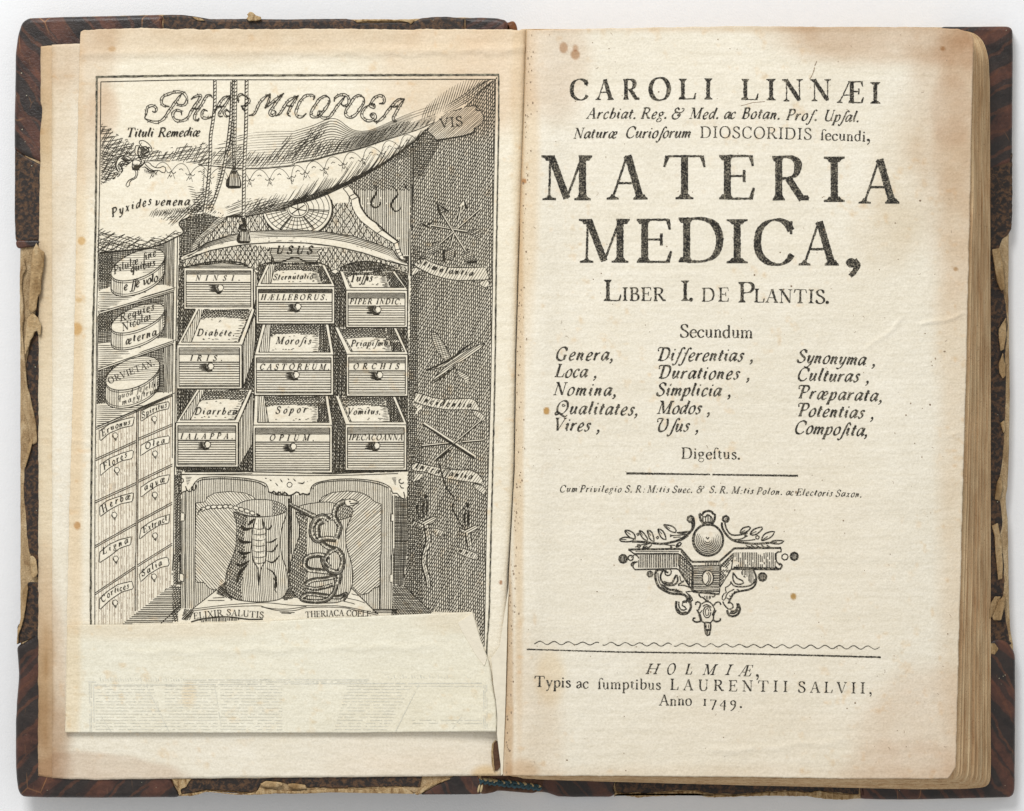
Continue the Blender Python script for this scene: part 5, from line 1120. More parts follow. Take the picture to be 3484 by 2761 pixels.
# flowing strokes above the seam
band = '1: 1290 1055 1500 1080 1700 1085 1900 1075 2155 1050 2: 0 1025 200 995 400 940 700 870 950 785 1200 700 1340 650 1470 590'
for i in range(46):
    x = 760 + i * 13.5; yb = np.interp(x, [760, 1000, 1130, 1250, 1400], [570, 552, 522, 478, 430]); h = 34 + 34 * math.exp(-((x - 1080) / 70) ** 2) + random.uniform(-8, 10)
    PL.line([(x, yb), (x + h * .30, yb - h * .5), (x + h * .75, yb - h)], 1.9, True, .45)
PL.flow(band, '1: 1290 820 1500 770 1700 720 1900 705 2155 700 2: 0 700 200 640 420 560 600 680 750 700 900 650 1100 560 1250 500 1400 450 1560 400', 15, 1.8, cut=(0, 1, 0.1, 0.92), jit=.09, regs=[cur], taper=.4)
PL.hatch(cur, math.radians(52), 8.2, 1.9, jit=.2, wob=2.5, trim=.3, pred=inside('1: 1290 900 1500 860 1700 900 1900 930 2040 800 2155 700 2: 0 840 100 760 220 640 330 600 340 700 250 800 420 830 600 800 800 720 1000 640 1200 600 1400 560 1500 500 1480 590 1340 655 1200 712 950 790 700 875 400 950 200 1000 0 1030 1: 1900 1080 1700 1088 1500 1084 1290 1058', 9, 3))
PL.hatch(cur, math.radians(28), 8.0, 1.7, jit=.2, wob=2.0, trim=.3, pred=inside('2: -60 900 60 780 180 690 330 600 420 590 300 680 280 760 150 860 0 960 1: 1950 1000', 9, 5))
# fold seen at the top right
for i in range(24):
    u = i / 23; bx = 1330 + 640 * u; by = 520 - 340 * u + 30 * math.sin(u * 3); L = 60 + 130 * math.sin(u * 2.6 + .3)
    PL.line('2: %g %g %g %g %g %g' % (bx, by + 90 - 60 * u, bx + 28 + 20 * u, by + 20 - L * .3, bx + 70 + 30 * u, max(158, by - L)), 1.9, True, .45)
PL.flow('2: 1500 575 1700 455 1850 365 1960 265 2085 165', '2: 1400 560 1540 470 1680 380 1800 300 1930 170', 5, 1.9, cut=(0, 1, .4, .9), jit=.08, regs=[cur])
PL.hatch(cur, math.radians(75), 7.5, 1.8, pred=inside('2: 1800 440 1870 375 1960 280 2090 165 1990 165 1900 250 1800 350 1760 410', 5, 6))
# left crosshatched hollow
k1 = PL.rg('1: 130 580 200 600 260 660 330 700 400 760 560 830 700 850 850 790 1000 770 1150 780 1290 830 1290 1060 1150 1050 1000 1020 800 1008 600 1008 450 1010 340 1140 300 1180 130 1265')
edge = lambda x, y: y > np.interp(x, [342, 380, 420, 480, 560, 640, 720], [402, 428, 460, 488, 502, 476, 478]) + 30 * vnoise(x, y, 7, 9)
PL.hatch(k1, math.radians(12), 8.4, 1.9, wob=2.2, pred=edge, jit=.15, trim=.12); PL.hatch(k1, math.radians(56), 8.6, 1.9, wob=2.5, pred=edge, jit=.15, trim=.12)
PL.hatch(k1, math.radians(-20), 9, 1.6, wob=2, pred=lambda x, y: (x < 450) & (y > 500) & edge(x, y))
cur2 = cur
# lace scallops below the seam
sm = resample(smooth(Q(seam)), 2); sel = sm[sm[:, 0] > 520]
for i in range(0, len(sel) - 40, 33):
    p0, p1 = sel[i], sel[min(i + 33, len(sel) - 1)]; d = p1 - p0; L = np.hypot(*d); d = d / L; n = np.array([-d[1], d[0]])
    t = np.linspace(-.15, 1.15, 12); PL.line(p0 + d * (t * L)[:, None] + n * (34 - 34 * (1 - (2 * t - 1) ** 2) + 4)[:, None], 1.3, True)
    c = p0 + n * 40; PL.line([c - d * 16 - n * 5, c - d * 8 + n * 3, c - n * 6, c + d * 8 + n * 3, c + d * 16 - n * 5], 1.9, True); PL.line([c - d * 4 + n * 8, c + n * 15, c + d * 4 + n * 8], 2.2)
    m = (p0 + p1) / 2 + n * 24; PL.line([m - d * 7 + n * 2, m - n * 2, m + d * 7 + n * 3], 1.8, True)
# underside shading of the big roll
PL.flow(hem_lo, '2: 1330 690 1220 800 1110 900 1000 980 900 1050 700 1150 550 1230 400 1290 200 1360 0 1420 1: 2080 1440 1830 1500 1640 1550 1440 1590', 6, 1.9, cut=(0, 1, .12, .95), jit=.08, regs=[cur], taper=.3)
hq = smooth(Q(hem_lo)); hq = hq[::-1]
for i in range(92):
    t = i / 91; b = hq[int((.04 + .88 * t) * (len(hq) - 1))]; L = 18 + (58 + 38 * (t > .45) * (i % 2)) * math.sin(.5 + t * 2.4) + random.uniform(-16, 16)
    PL.line([b - (6, -4), b + (L * .55, -L * .42), b + (L * .98, -L * 1.05)], 2.0, True, .5)
PL.hatch(cur, math.radians(20), 7, 1.8, wob=2, trim=.3, pred=inside('1: 1440 1480 1600 1420 1900 1400 2155 1400 2: 0 1400 200 1370 450 1260 700 1150 900 1050 950 1040 640 1220 300 1380 0 1470 1: 2080 1500 1830 1560 1640 1590 1440 1600', 6, 4))
# gathered part and the pouch on the left
PL.hatch(cur, math.radians(45), 7.2, 2.1, wob=1.5, trim=.2, pred=inside('1: 640 1500 760 1540 900 1545 1050 1480 1150 1370 1230 1280 1290 1330 1330 1500 1420 1600 1150 1570 950 1665 830 1700 860 1640 720 1580', 12, 4))
PL.hatch(cur, math.radians(10), 7.0, 2.0, wob=1.5, trim=.3, pred=inside('1: 1060 1380 1150 1290 1260 1270 1300 1400 1320 1520 1200 1560 1000 1600 850 1650 780 1590 980 1560 1120 1480', 14, 14))
PL.hatch(cur, math.radians(-14), 8.0, 1.9, wob=3, trim=.15, pred=lambda x, y: (x < 680) & (y > np.interp(x, [336, 400, 500, 560, 620, 680], [775, 792, 808, 800, 775, 745]) + 14 * vnoise(x, y, 9, 1)))
PL.hatch(cur, math.radians(28), 8.8, 1.9, wob=3, trim=.15, pred=lambda x, y: (x < 660) & (y > np.interp(x, [336, 400, 500, 560, 660], [766, 784, 802, 792, 760]) + 14 * vnoise(x, y, 9, 2)))
PL.hatch(cur, math.radians(62), 12, 1.6, wob=3, pred=lambda x, y: (x < 640) & (y > np.interp(x, [336, 400, 500, 560, 640], [808, 822, 832, 820, 790])))
PL.line('3: 120 262 350 243 500 228 650 210 800 160 900 110 1000 50 1: 950 1660 1080 1590', 4, True)
for i in range(14): PL.line('1: %g %g %g %g %g %g' % (1225 - i * 2, 1085 + i * 22, 1212, 1100 + i * 22, 1200 - (i % 3) * 6, 1108 + i * 22), 2.4, True, .4); PL.line('1: %g %g %g %g' % (1400 - i * 3, 1090 + i * 22, 1365 - i * 4, 1102 + i * 22), 2.4, taper=.4)
for i in range(26): x = 640 + i * 19; PL.line('1: %g %g %g %g' % (x, 1590 - i * 2 + 10 * (i % 3), x + 34, 1530 - i * 2), 2.2, taper=.5)
for i in range(10): PL.line('1: %g %g %g %g' % (1040 + i * 9, 1275 + i * 27, 1110 + i * 10, 1290 + i * 26), 2.1, taper=.5)
# bow
for s_ in ('1: 540 800 590 800 650 850 668 890 655 920 600 890 555 850 535 830', '1: 500 850 540 860 560 920 530 960 490 930', '1: 330 970 400 960 460 1000 430 1030 360 1010 310 1060 340 1130 300 1110 285 1040', '1: 470 1000 540 1010 560 1050 520 1080 470 1050',
           '1: 590 1025 640 1030 680 1070 740 1085 790 1065 815 1100 790 1140 740 1110 680 1110 620 1070', '1: 470 1080 500 1130 490 1180 430 1210 400 1250 395 1280 430 1275 440 1220 500 1190 520 1120'): PL.shape(s_, 2.4, True)
for i in range(9): PL.line('1: %g %g %g %g' % (585 + i * 16, 1090 + i * 5, 600 + i * 15, 1140 + i * 3), 2.2, taper=.4); PL.line('1: %g %g %g %g' % (520 + (i % 3) * 10, 870 + i * 14, 600 + (i % 4) * 10, 880 + i * 12), 2.2, taper=.3)
for i in range(7): PL.line('1: %g %g %g %g' % (470 + i * 8, 1040 + (i % 2) * 10, 500 + i * 6, 1110), 3.6, taper=.3); PL.line('1: %g %g %g %g' % (340 + i * 12, 990 + i * 4, 380 + i * 10, 960 + i * 8), 2.2)
for s_ in ('1: 560 820 530 870 520 930 540 980 570 1030', '1: 600 900 630 870 660 880', '1: 545 870 600 860 640 900 600 930 560 960', '1: 330 975 300 1010 290 1070 320 1130', '1: 350 990 390 1010 440 1000 480 1010', '1: 470 1010 460 1060 475 1110 520 1080 545 1040 560 1010', '1: 500 1100 520 1060 555 1060', '1: 560 1080 600 1075 640 1110 690 1120 730 1105',
           '1: 570 1000 590 1020 570 1050 530 1090', '1: 310 1050 340 1060 360 1110 340 1140', '1: 450 1020 400 1050 380 1040'):
    PL.line(s_, 4.2, True, .3)
# cords and tassels
def cord(pts, w=9):
    p = resample(smooth(Q(pts), 8), 4); t = np.gradient(p, axis=0); t /= np.hypot(t[:, 0], t[:, 1])[:, None]; n = np.stack([-t[:, 1], t[:, 0]], -1)
    PL.rg(np.vstack([p + n * w / 2, (p - n * w / 2)[::-1]])); PL.line(p + n * w / 2, 3.0); PL.line(p - n * w / 2, 2.0)
    for i in range(0, len(p) - 3, 3): PL.line([p[i] - n[i] * w / 2, p[i + 2] + n[i + 2] * w / 2], 2.8, taper=.2)
cord('1: 1328 165 1325 440 1300 640 1282 760 1280 950 1262 1200 1240 1400 1215 1550', 9)
cord('1: 1508 180 1500 480 1480 700 1445 950 1400 1180 1330 1400 1270 1530', 9); cord('1: 1545 165 1540 480 1535 800 1530 1090', 9); cord('1: 1520 165 1518 600 1520 850 1530 1090', 6)
cord('1: 1660 165 1655 600 1635 1100 1628 1580 3: 1630 -90', 10)
cord('1: 1508 600 1500 800 1440 960', 6)
def tassel(cx, cy, h=62, w=22):
    q = np.array([(-6, 0), (6, 0), (w * .8, h * .45), (w, h * .92), (w * .6, h), (-w * .8, h), (-w, h * .85), (-w * .7, h * .4)]) + (cx, cy); k = PL.shape(q, 2.6, True)
    PL.hatch(k, H_ - .05, 5.2, 2.2); PL.line([(cx - w * .7, cy + h * .4), (cx - w * .95, cy + h * .85), (cx - w * .5, cy + h * .98)], 10, True, .2); PL.line([(cx - w, cy + h * .93), (cx + w, cy + h * .95)], 6, taper=.2)
    PL.line([(cx - 7, cy + 8), (cx + 8, cy + 10)], 9); PL.line([(cx - 4, cy - 6), (cx + 5, cy - 4)], 7)
tassel(796, 578, 62, 24); tassel(830, 775, 52, 21); PL.line('3: 1580 20 1600 -20 1650 -30', 8, True)
PL.line([(827, 742), (834, 772)], 12)

# ---- ruled frame
for s_, w in (('s: 325 262 640 257.5 1000 257 1400 256 1698 255', 8.5), ('s: 329 262 327 500 325 775 317 1100 314 1330 311 1600 308.5 1885 308.5 2128', 8), ('s: 1696 256 1697 420 1694 560 1690 775 1687 1000 1685 1200 1682 1350 1677 1560 1673 1720 1669 1885 1664 2090 1656 2200 1654 2260', 6.5)):
    PL.line(s_, w * .8, top=True, rough=.5, ink='w')
for s_ in ('s: 343 279 640 272 1000 272 1400 270.5 1684 270.5', 's: 343 279 341 500 336 775 328 1100 327 1330 323 1600 322.5 1885 322.5 2128', 's: 1686 271 1685 350 1682 500 1677 775 1675 1000 1669 1330 1664 1500 1661 1600 1656 1760 1653 1885 1651 2020 1647 2200'):
    PL.line(s_, 2.4, top=True)

I_e, I_p, I_w = Ink(z_plate), Ink(z_plate), Ink(z_plate, .0013)
PL.draw({'e': I_e, 'p': I_p, 'w': I_w})
# lettering of the plate
I_t = Ink(z_plate, 0.0014)
def double(pts, closed=False):
    p = resample(smooth(Q(pts), 7, closed), 2.6); t = np.gradient(p, axis=0); t /= np.maximum(np.hypot(t[:, 0], t[:, 1]), 1e-6)[:, None]; nr = np.stack([-t[:, 1], t[:, 0]], -1)
    u = np.arange(len(p)) * 2.6; L = u[-1]; env = np.clip(np.minimum(u, L - u) / 26, .25, 1) * (2.4 + 1.7 * np.abs(np.sin(u / 9.5)))
    I_t.ribbon(p + nr * env[:, None], 2.9, .2); I_t.ribbon(p - nr * env[:, None], 2.1, .2)
    for i in range(5, len(p) - 3, 11): I_t.ribbon(np.stack([p[i] + nr[i] * 4.6, p[i] - nr[i] * 4.6]), 2.4)
    for i in range(9, len(p) - 3, 13): I_t.ribbon(np.stack([p[i] - nr[i] * 2, p[i + 2] - nr[i + 2] * 7]), 2.2)
for s_ in ('1: 985 300 930 370 880 440 830 510 790 570 720 605 640 590 590 565', '1: 590 560 610 500 620 450 670 430 715 460 700 500 670 490', '1: 850 440 790 430 765 390 780 340 850 305 930 285 1000 300 1035 360 1010 420 950 425 920 390',
           '1: 1075 365 1120 335 1180 325 1140 400 1090 470 1040 560 980 590 910 580 885 520 920 480 970 490 980 530', '1: 1300 350 1285 325 1240 330 1200 400 1160 460 1120 520 1115 575 1150 585 1160 560', '1: 1080 460 1170 465', '1: 1250 490 1215 475 1190 510 1200 555 1260 560 1310 540',
           '1: 1490 325 1420 350 1380 400 1350 450 1320 500', '1: 1490 325 1450 400 1400 470 1370 520 1380 545 1410 540', '1: 1345 440 1420 440', '1: 1490 540 1440 540 1425 500 1450 475 1480 500', '1: 1650 335 1600 312 1570 340 1575 400', '1: 1650 330 1690 380 1640 430 1600 435', '1: 1600 430 1640 490',
           '1: 1680 535 1740 515 1780 430 1830 360 1910 305', '1: 1910 305 1890 380 1850 460', '1: 1850 460 1920 400 2050 300', '1: 2050 300 1990 370 1940 440 1900 510 1930 535 1965 500 1940 480', '1: 1960 540 2010 510 2060 430 2110 370 2205 325', '1: 2205 325 2150 400 2110 470 2090 520 2120 545', '1: 2070 430 2140 440',
           '2: 200 370 215 340 180 320 120 330 70 380 35 450 20 510 40 545 90 545 130 510', '2: 370 350 330 330 270 360 220 430 180 500 190 545 250 545 300 500 350 430 375 380 368 350', '2: 540 330 500 380 450 440 410 500 370 550 310 560 265 530 260 490 300 490', '2: 420 390 430 350 480 320 540 320 575 360 570 410 530 435 490 415',
           '2: 735 350 690 325 640 340 590 410 545 480 545 530 590 555 650 520 700 450 735 390 733 350', '2: 890 410 940 400 945 350 900 325 850 345 815 390 800 430 840 450 840 420 800 410', '2: 790 420 730 470 710 530 740 575 800 590 850 560 840 515 800 530 820 560', '2: 1160 360 1090 370 1030 430 980 490 930 560 870 600 830 590', '2: 1160 360 1110 430 1070 500 1040 560 1050 600 1080 590', '2: 1000 440 1100 440'):
    double(s_)
def tx(s, fr, x0, y0, x1, y1, cap, style='i', wt=1.3, mid=None, rotk=.8):
    a, b = Q('%s: %g %g' % (fr, x0, y0))[0], Q('%s: %g %g' % (fr, x1, y1))[0]
    base = [a, b] if mid is None else [a, Q('%s: %g %g' % (fr, *mid))[0], b]
    text(I_t, s, a[0], b[0], [tuple(q) for q in base], cap, style, wt, .2, rotk=rotk, plain=True)
tx('Tituli Remediæ', '1', 390, 760, 1165, 752, 31); tx('Pyxides', '1', 245, 1600, 660, 1465, 29, mid=(420, 1530)); tx('venena', '1', 695, 1478, 1055, 1475, 30)
tx('Pilulæ ſine', '3', 265, 490, 715, 290, 27, wt=1.05); tx('quibus', '3', 445, 470, 700, 395, 26); tx('e ſſe volo', '3', 372, 660, 730, 560, 29)
tx('Requies', '3', 330, 985, 690, 860, 27, wt=1.05); tx('Nicolai', '3', 355, 1085, 660, 960, 27, wt=1.05); tx('æterna', '3', 392, 1225, 715, 1125, 27)
tx('ORVIETAN.', '3', 215, 1635, 700, 1435, 21, 'r', 1.1); tx('quod ſeſellit', '5', 310, 92, 735, -50, 20, wt=.95); tx('magyſtrum', '5', 358, 150, 740, 10, 20, wt=.95)
for s_, x0, x1, y, cap in (('NINSI.', 664, 815, 955, 18), ('HÆLLEBORUS.', 886, 1112, 1021, 19), ('PIPER INDIC.', 1188, 1364, 1035, 18), ('IRIS.', 645, 756, 1228, 19), ('CASTOREUM.', 882, 1120, 1258, 19.5), ('ORCHIS', 1200, 1356, 1256, 19), ('IALAPPA.', 612, 792, 1494, 19), ('OPIUM.', 915, 1068, 1500, 20), ('IPECACOANNA', 1185, 1369, 1498, 19)):
    text(I_t, s_, x0, x1, y, cap, 'i', 1.35, .2, plain=True)
tx('Sternutatio', '9', 855, 778, 1270, 770, 20); tx('Tuſſis', '4', 570, 570, 815, 562, 27); tx('Diabéte.', '3', 1135, 1135, 1530, 1135, 23); tx('Moroſis', '9', 880, 1450, 1250, 1450, 24); tx('Priapiſmus', '4', 590, 1245, 1015, 1240, 22)
tx('Diarrhea', '5', 1110, 250, 1550, 250, 24); tx('Sopor', 's', 936, 1408, 1041, 1404, 24); tx('Vomitus.', '6', 550, 248, 905, 250, 22)
tx('USUS', '9', 885, 505, 1265, 505, 27, 'i', 1.8); tx('VIS', '2', 1530, 668, 1775, 640, 33, 'r', 0.95, rotk=1)
tx('Eruonus', '5', 145, 480, 440, 350, 21, mid=(270, 400)); tx('Flores', '5', 160, 830, 410, 690, 22); tx('Herbæ', '5', 150, 1280, 445, 1130, 23, mid=(270, 1190)); tx('Ligna', '5', 150, 1715, 420, 1590, 22)
tx('Cortices', '7', 450, 510, 735, 355, 21, mid=(570, 420)); tx('Spiritus', '5', 562, 290, 825, 170, 20, mid=(690, 220)); tx('Olea', '5', 595, 615, 800, 545, 21); tx('aqvæ', '5', 590, 1045, 810, 945, 22); tx('Extract', '5', 575, 1490, 830, 1360, 21); tx('Salia', '7', 870, 240, 1085, 110, 21)
tx('ELIXIR SALUTIS', 'a', 15, 750, 435, 745, 21, 'r', 1.1, mid=(210, 728)); tx('THERIACA COELE', 'a', 683, 742, 1075, 738, 20, 'r', 1.1, mid=(900, 730))
tx('Stimulantia', 'b', 105, 735, 650, 862, 22, wt=1.5, mid=(340, 830)); tx('Incidentia', '6', 1300, 105, 1850, 180, 22, wt=1.5, mid=(1500, 160)); tx('Incraſſantia', '6', 1265, 810, 1860, 930, 22, wt=1.5, mid=(1550, 885)); tx('Hero', 'c', 50, 515, 145, 550, 16, wt=1.5); tx('ica', 'c', 215, 575, 290, 592, 16, wt=1.5); tx('mne', 'c', 395, 705, 500, 742, 16, wt=1.5)
for x in np.linspace(1405, 1660, 14): pass
I_e.build('engraved_picture', M_engr, plate, 'engraved apothecary cabinet with open drawers, curtain, jars and vases')['kind'] = 'stuff'
I_p.build('pale_engraved_lines', M_pale, plate)['kind'] = 'stuff'
I_t.build('engraved_lettering', M_engr, plate)['kind'] = 'stuff'
I_w.build('ruled_border', M_worn, plate)
print('INK', I_e.n, I_t.n)

# ------------------------------------------------------------------ the folded up flap of the plate, its shorter corner, gutter stub and wormed hole
ft = [(480, 2130, 250, 30, 1.2, 0.5, (0.93, 0.82, 0.68)), (240, 2300, 22, 260, 1.2, 0.7, (0.94, 0.82, 0.68)), (1560, 2110, 90, 30, 1.2, 0.5, (0.93, 0.85, 0.74)), (1500, 2420, 200, 80, 1.2, 0.3, (0.97, 0.93, 0.83)), (1627, 2208, 5, 6, 0.4, 0.95, (0.45, 0.25, 0.12)), (800, 2330, 700, 200, 1.0, 0.5, (0.985, 0.985, 0.955)), (640, 2365, 16, 30, 1.0, 0.5, (0.90, 0.76, 0.60))]
flap = sheet('folded_flap', [(2127, 229), (2490, 222)], [(2084, 1608), (2181, 1637), (2243, 1661), (2296, 1672), (2355, 1679), (2390, 1687), (2459, 1691), (2494, 1689)], [(229, 2127), (554, 2125), (900, 2116), (1014, 2104 + 6), (1352, 2094), (1608, 2083)], [(222, 2493), (700, 2494), (1200, 2494), (1690, 2489)],
             z_flap, 200, 90, lambda x, y: tone(x, y, ft, srgb(237, 232, 214), 240), M_paper, plate, thick=0.006, rag=(.6, 1.2, .5, .4), seed=24)
flap['label'] = 'lower part of the plate folded up, blank side showing'
cnr = slab('turned_corner', [(1608, 2086), (1557, 2118), (1572, 2150), (1588, 2176), (1618, 2228), (1648, 2268), (1657, 2240), (1636, 2184)], lambda x, y: z_flap(x, y) + 0.003, 0.003, 0.001, plain('paper_turned_corner', srgb(230, 221, 200), 0.9, 60, 0.04), plate, 8, .4, 14, 60)
fi = Ink(z_flap)
def fade(pts, w, br=.45, seed=0):
    w = w * 1.35; br = br * .5
    p = resample(np.array(pts, float), 3); ok = vnoise(p[:, 0], p[:, 1] + seed * 37, 8, 12) > br
    e = np.flatnonzero(np.diff(np.concatenate([[0], ok.astype(int), [0]])))
    for a, b in zip(e[::2], e[1::2]):
        if b - a > 1: fi.ribbon(p[a:b], w, .25)
for i in range(15):
    y = 2335 + i * 10.5
    for a, b in ((325, 520 + i * 3.4), (560, 740), (750, 960), (1180 - i * 3, 1400 - i * 6), (1400, 1640)):
        if a > 1390 and i not in (0, 11, 12): continue
        fade([(a, y), (b, y + 1)], 1.4, .5 if i not in (0, 11) else .35, i + a)
fade([(320, 2331), (560, 2331), (1000, 2327), (1640, 2325)], 2.2, .3); fade([(630, 2314), (1000, 2313), (1255, 2314)], 2.2, .35); fade([(630, 2321), (1250, 2320)], 1.6, .4)
for s_ in (((303, 2320), (306, 2490)), ((309, 2320), (311, 2490)), ((318, 2330), (320, 2490))): fade(s_, 2.2, .4)
fade([(300, 2320), (327, 2321)], 3, .3); fade([(497, 2330), (575, 2490)], 1.8, .3); fade([(342, 2435), (378, 2490)], 1.8, .3); fade([(730, 2332), (755, 2490)], 1.4, .45); fade([(1425, 2330), (1345, 2490)], 1.8, .35); fade([(1570, 2440), (1540, 2480)], 1.4, .4)
for x in (1645, 1650, 1656): fade([(x, 2330), (x + 1, 2480)], 1.6, .5)
for i in range(34):
    x = 340 + i * 8.6; fade([(x, 2306 + 5 * (i % 2)), (x + 3, 2318)], 2.0, .45)
for i in range(30):
    x = 1310 + i * 10; fade([(x, 2296 + 6 * (i % 3)), (x + 3, 2308)], 2.0, .5)
fi.build('offset_traces', M_faint, flap)['kind'] = 'stuff'
stub = slab('gutter_stub', [(1672, 2240), (1700, 2200), (1733, 1980), (1728, 2060), (1724, 2233), (1718, 2460), (1716, 2500), (1711, 2638), (1705, 2640), (1703, 2600), (1696, 2545), (1691, 2500), (1692, 2440), (1687, 2380), (1679, 2330)], lambda x, y: z_plate(1700 + 0 * x, y) + 0.014, 0.003, 0.0010, plain('paper_gutter_stub', srgb(232, 223, 202), 0.9, 40, 0.05), BOOK, 10, .6, 20, 61)
hole = slab('torn_hole', [(1676, 2530), (1684, 2521), (1692, 2522), (1700, 2560), (1704, 2590), (1702, 2612), (1690, 2624), (1681, 2622), (1677, 2600), (1674, 2560)], lambda x, y: z_endleaf(x, y) + 0.004, 0.003, 0.001, M_hole, endl, 5, .8, 6, 62)
rim = slab('torn_rim', [(1674, 2532), (1684, 2519), (1690, 2519), (1680, 2530), (1678, 2560), (1681, 2600), (1684, 2624), (1679, 2624), (1673, 2600), (1671, 2560)], lambda x, y: z_endleaf(x, y) + 0.007, 0.004, 0.001, M_wear, endl, 5, .6, 6, 63)
gi = Ink(lambda x, y: z_title(x, y), 0.001)
# ------------------------------------------------------------------ covers
zcl = lambda d=0.0: (lambda x, y: z_cover_left(x, y) + d)
LB = [(69, 850), (97, 63), (260, 58), (390, 55), (552, 51), (617, 52), (700, 66), (838, 67), (975, 68), (1176, 67), (1350, 68), (1433, 64), (1579, 60), (1673, 64), (1712, 72), (1722, 100),
      (1722, 2560), (1640, 2600), (1634, 2702), (1560, 2702), (1420, 2703), (1407, 2700), (1350, 2689), (1137, 2693), (1040, 2698), (942, 2698), (845, 2702), (780, 2697), (702, 2692), (650, 2706), (610, 2710), (325, 2712), (162, 2711), (78, 2706), (64, 2680), (62, 2466), (70, 2300), (70, 2116)]
fc = slab('front_cover', LB, zcl(), 0.055, 0.010, M_board, BOOK, amp=1.2, s=25, seed=1)
RB = [(1700, 110), (2865, 92), (3271, 94), (3434, 94), (3440, 104), (3440, 500), (3440, 740), (3432, 799), (3431, 992), (3434, 1232), (3436, 1314), (3432, 1560), (3428, 1662), (3421, 1687), (3423, 1724), (3428, 1765), (3430, 1850), (3433, 2046),
      (3437, 2144), (3446, 2190), (3450, 2257), (3450, 2400), (3449, 2677), (3440, 2708), (3369, 2712), (3109, 2718), (2881, 2718), (2784, 2708), (2607, 2703), (2417, 2711), (2359, 2701), (2242, 2707), (2103, 2701), (1950, 2710), (1868, 2697), (1700, 2690)]
bc = slab('back_cover', RB, 0.055, 0.055, 0.010, M_board, BOOK, amp=1.2, s=25, seed=2)

def L_(name, pts, mat, d=0.004, thick=0.05, bev=0.009, amp=0.8, seed=5, par=None, label=None, step=8, s=14):
    o = slab(name, pts, zcl(d), thick, bev, mat, par or fc, step, amp, s, seed)
    if label: o['label'] = label
    return o
def R_(name, pts, mat, d=0.004, thick=0.045, bev=0.009, amp=0.8, seed=5, label=None, step=8, s=14):
    o = slab(name, pts, 0.055 + d, thick, bev, mat, bc, step, amp, s, seed)
    if label: o['label'] = label
    return o
# front cover: leather corners, speckled paper between them
L_('speckled_paper', [(553, 53), (580, 51), (617, 51), (650, 55), (682, 60), (715, 66), (838, 65), (975, 67), (1100, 65), (1176, 65), (1206, 69), (1216, 76), (1350, 74), (1385, 72), (1410, 72), (1433, 63), (1479, 58), (1520, 58), (1583, 63), (1583, 120), (553, 120)], M_speck, 0.003, seed=6)
L_('leather_corner', [(50, 513), (50, 400), (52, 325), (54, 182), (62, 120), (75, 78), (97, 63), (180, 60), (260, 58), (390, 55), (552, 51), (562, 60), (553, 72), (562, 118), (300, 190), (300, 620), (200, 590), (133, 552), (90, 535)], M_leather['tl'], 0.007, bev=0.016, seed=7, label='brown and black striped leather corner with white specks')
L_('speckled_paper', [(51, 506), (90, 533), (140, 560), (160, 562), (160, 820), (58, 826), (53, 815), (50, 737)], M_speck, 0.003, seed=8)
L_('leather_strip', [(53, 818), (80, 819), (139, 818), (139, 826), (125, 840), (80, 843), (66, 850), (58, 846), (53, 830)], M_leather['tl'], 0.010, bev=0.006, seed=9)
L_('speckled_paper', [(140, 900), (160, 900), (160, 2140), (128, 2165), (58, 2194), (60, 2130), (72, 2118), (80, 2060), (88, 2010), (92, 1985), (100, 1980), (150, 1985), (150, 1975), (125, 1965), (108, 1900), (100, 1880), (92, 1820), (88, 1760), (82, 1700), (81, 1640), (84, 1590), (100, 1540), (112, 1490), (106, 1420), (100, 1360), (92, 1300), (88, 1240), (100, 1180), (115, 1120), (120, 1060), (128, 1000), (134, 950)], M_speck, 0.002, bev=0.004, amp=2.2, seed=10, label='speckled paper worn back along the fore edge')
L_('leather_corner', [(58, 2200), (90, 2180), (131, 2152), (200, 2130), (300, 2200), (300, 2560), (560, 2600), (586, 2650), (600, 2680), (613, 2700), (610, 2713), (325, 2715), (162, 2714), (75, 2711), (62, 2690), (56, 2640), (54, 2596), (54, 2466), (58, 2385), (65, 2303), (62, 2248)], M_leather['bl'], 0.007, bev=0.016, seed=11, label='scuffed leather corner at the foot with orange cracks')
L_('speckled_paper', [(612, 2600), (612, 2690), (622, 2706), (676, 2694), (702, 2688), (780, 2692), (845, 2697), (878, 2690), (884, 2672), (905, 2658), (960, 2662), (985, 2674), (1040, 2680), (1137, 2682), (1230, 2680), (1350, 2676), (1430, 2680), (1440, 2600)], M_speck, 0.004, bev=0.003, amp=2.5, s=9, seed=12, step=5)
L_('torn_paper', [(586, 2650), (600, 2648), (640, 2646), (652, 2650), (640, 2665), (634, 2678), (615, 2685), (618, 2705), (608, 2706), (606, 2680), (592, 2665)], M_wear, 0.009, 0.008, 0.002, 2.0, 13)
# frayed lower edge
L_('frayed_edge', [(612, 2706), (640, 2705), (676, 2699), (702, 2691), (760, 2697), (820, 2703), (870, 2697), (884, 2681), (940, 2689), (985, 2693), (1040, 2689), (1137, 2685), (1230, 2687), (1350, 2681), (1372, 2679), (1400, 2695), (1408, 2702), (1350, 2692), (1230, 2692), (1137, 2696), (1040, 2701), (942, 2701), (845, 2706), (780, 2701), (702, 2695), (650, 2711)], M_wear, 0.007, 0.03, 0.003, 2.4, 14, s=9, step=5)
L_('paper_curl', [(885, 2668), (905, 2658), (955, 2662), (965, 2672), (940, 2680), (895, 2678)], M_flap, 0.018, 0.012, 0.006, 1.0, 15)
L_('paper_curl', [(980, 2668), (1000, 2665), (1040, 2672), (1045, 2684), (1010, 2688), (982, 2680)], M_flap, 0.016, 0.012, 0.006, 1.0, 16)
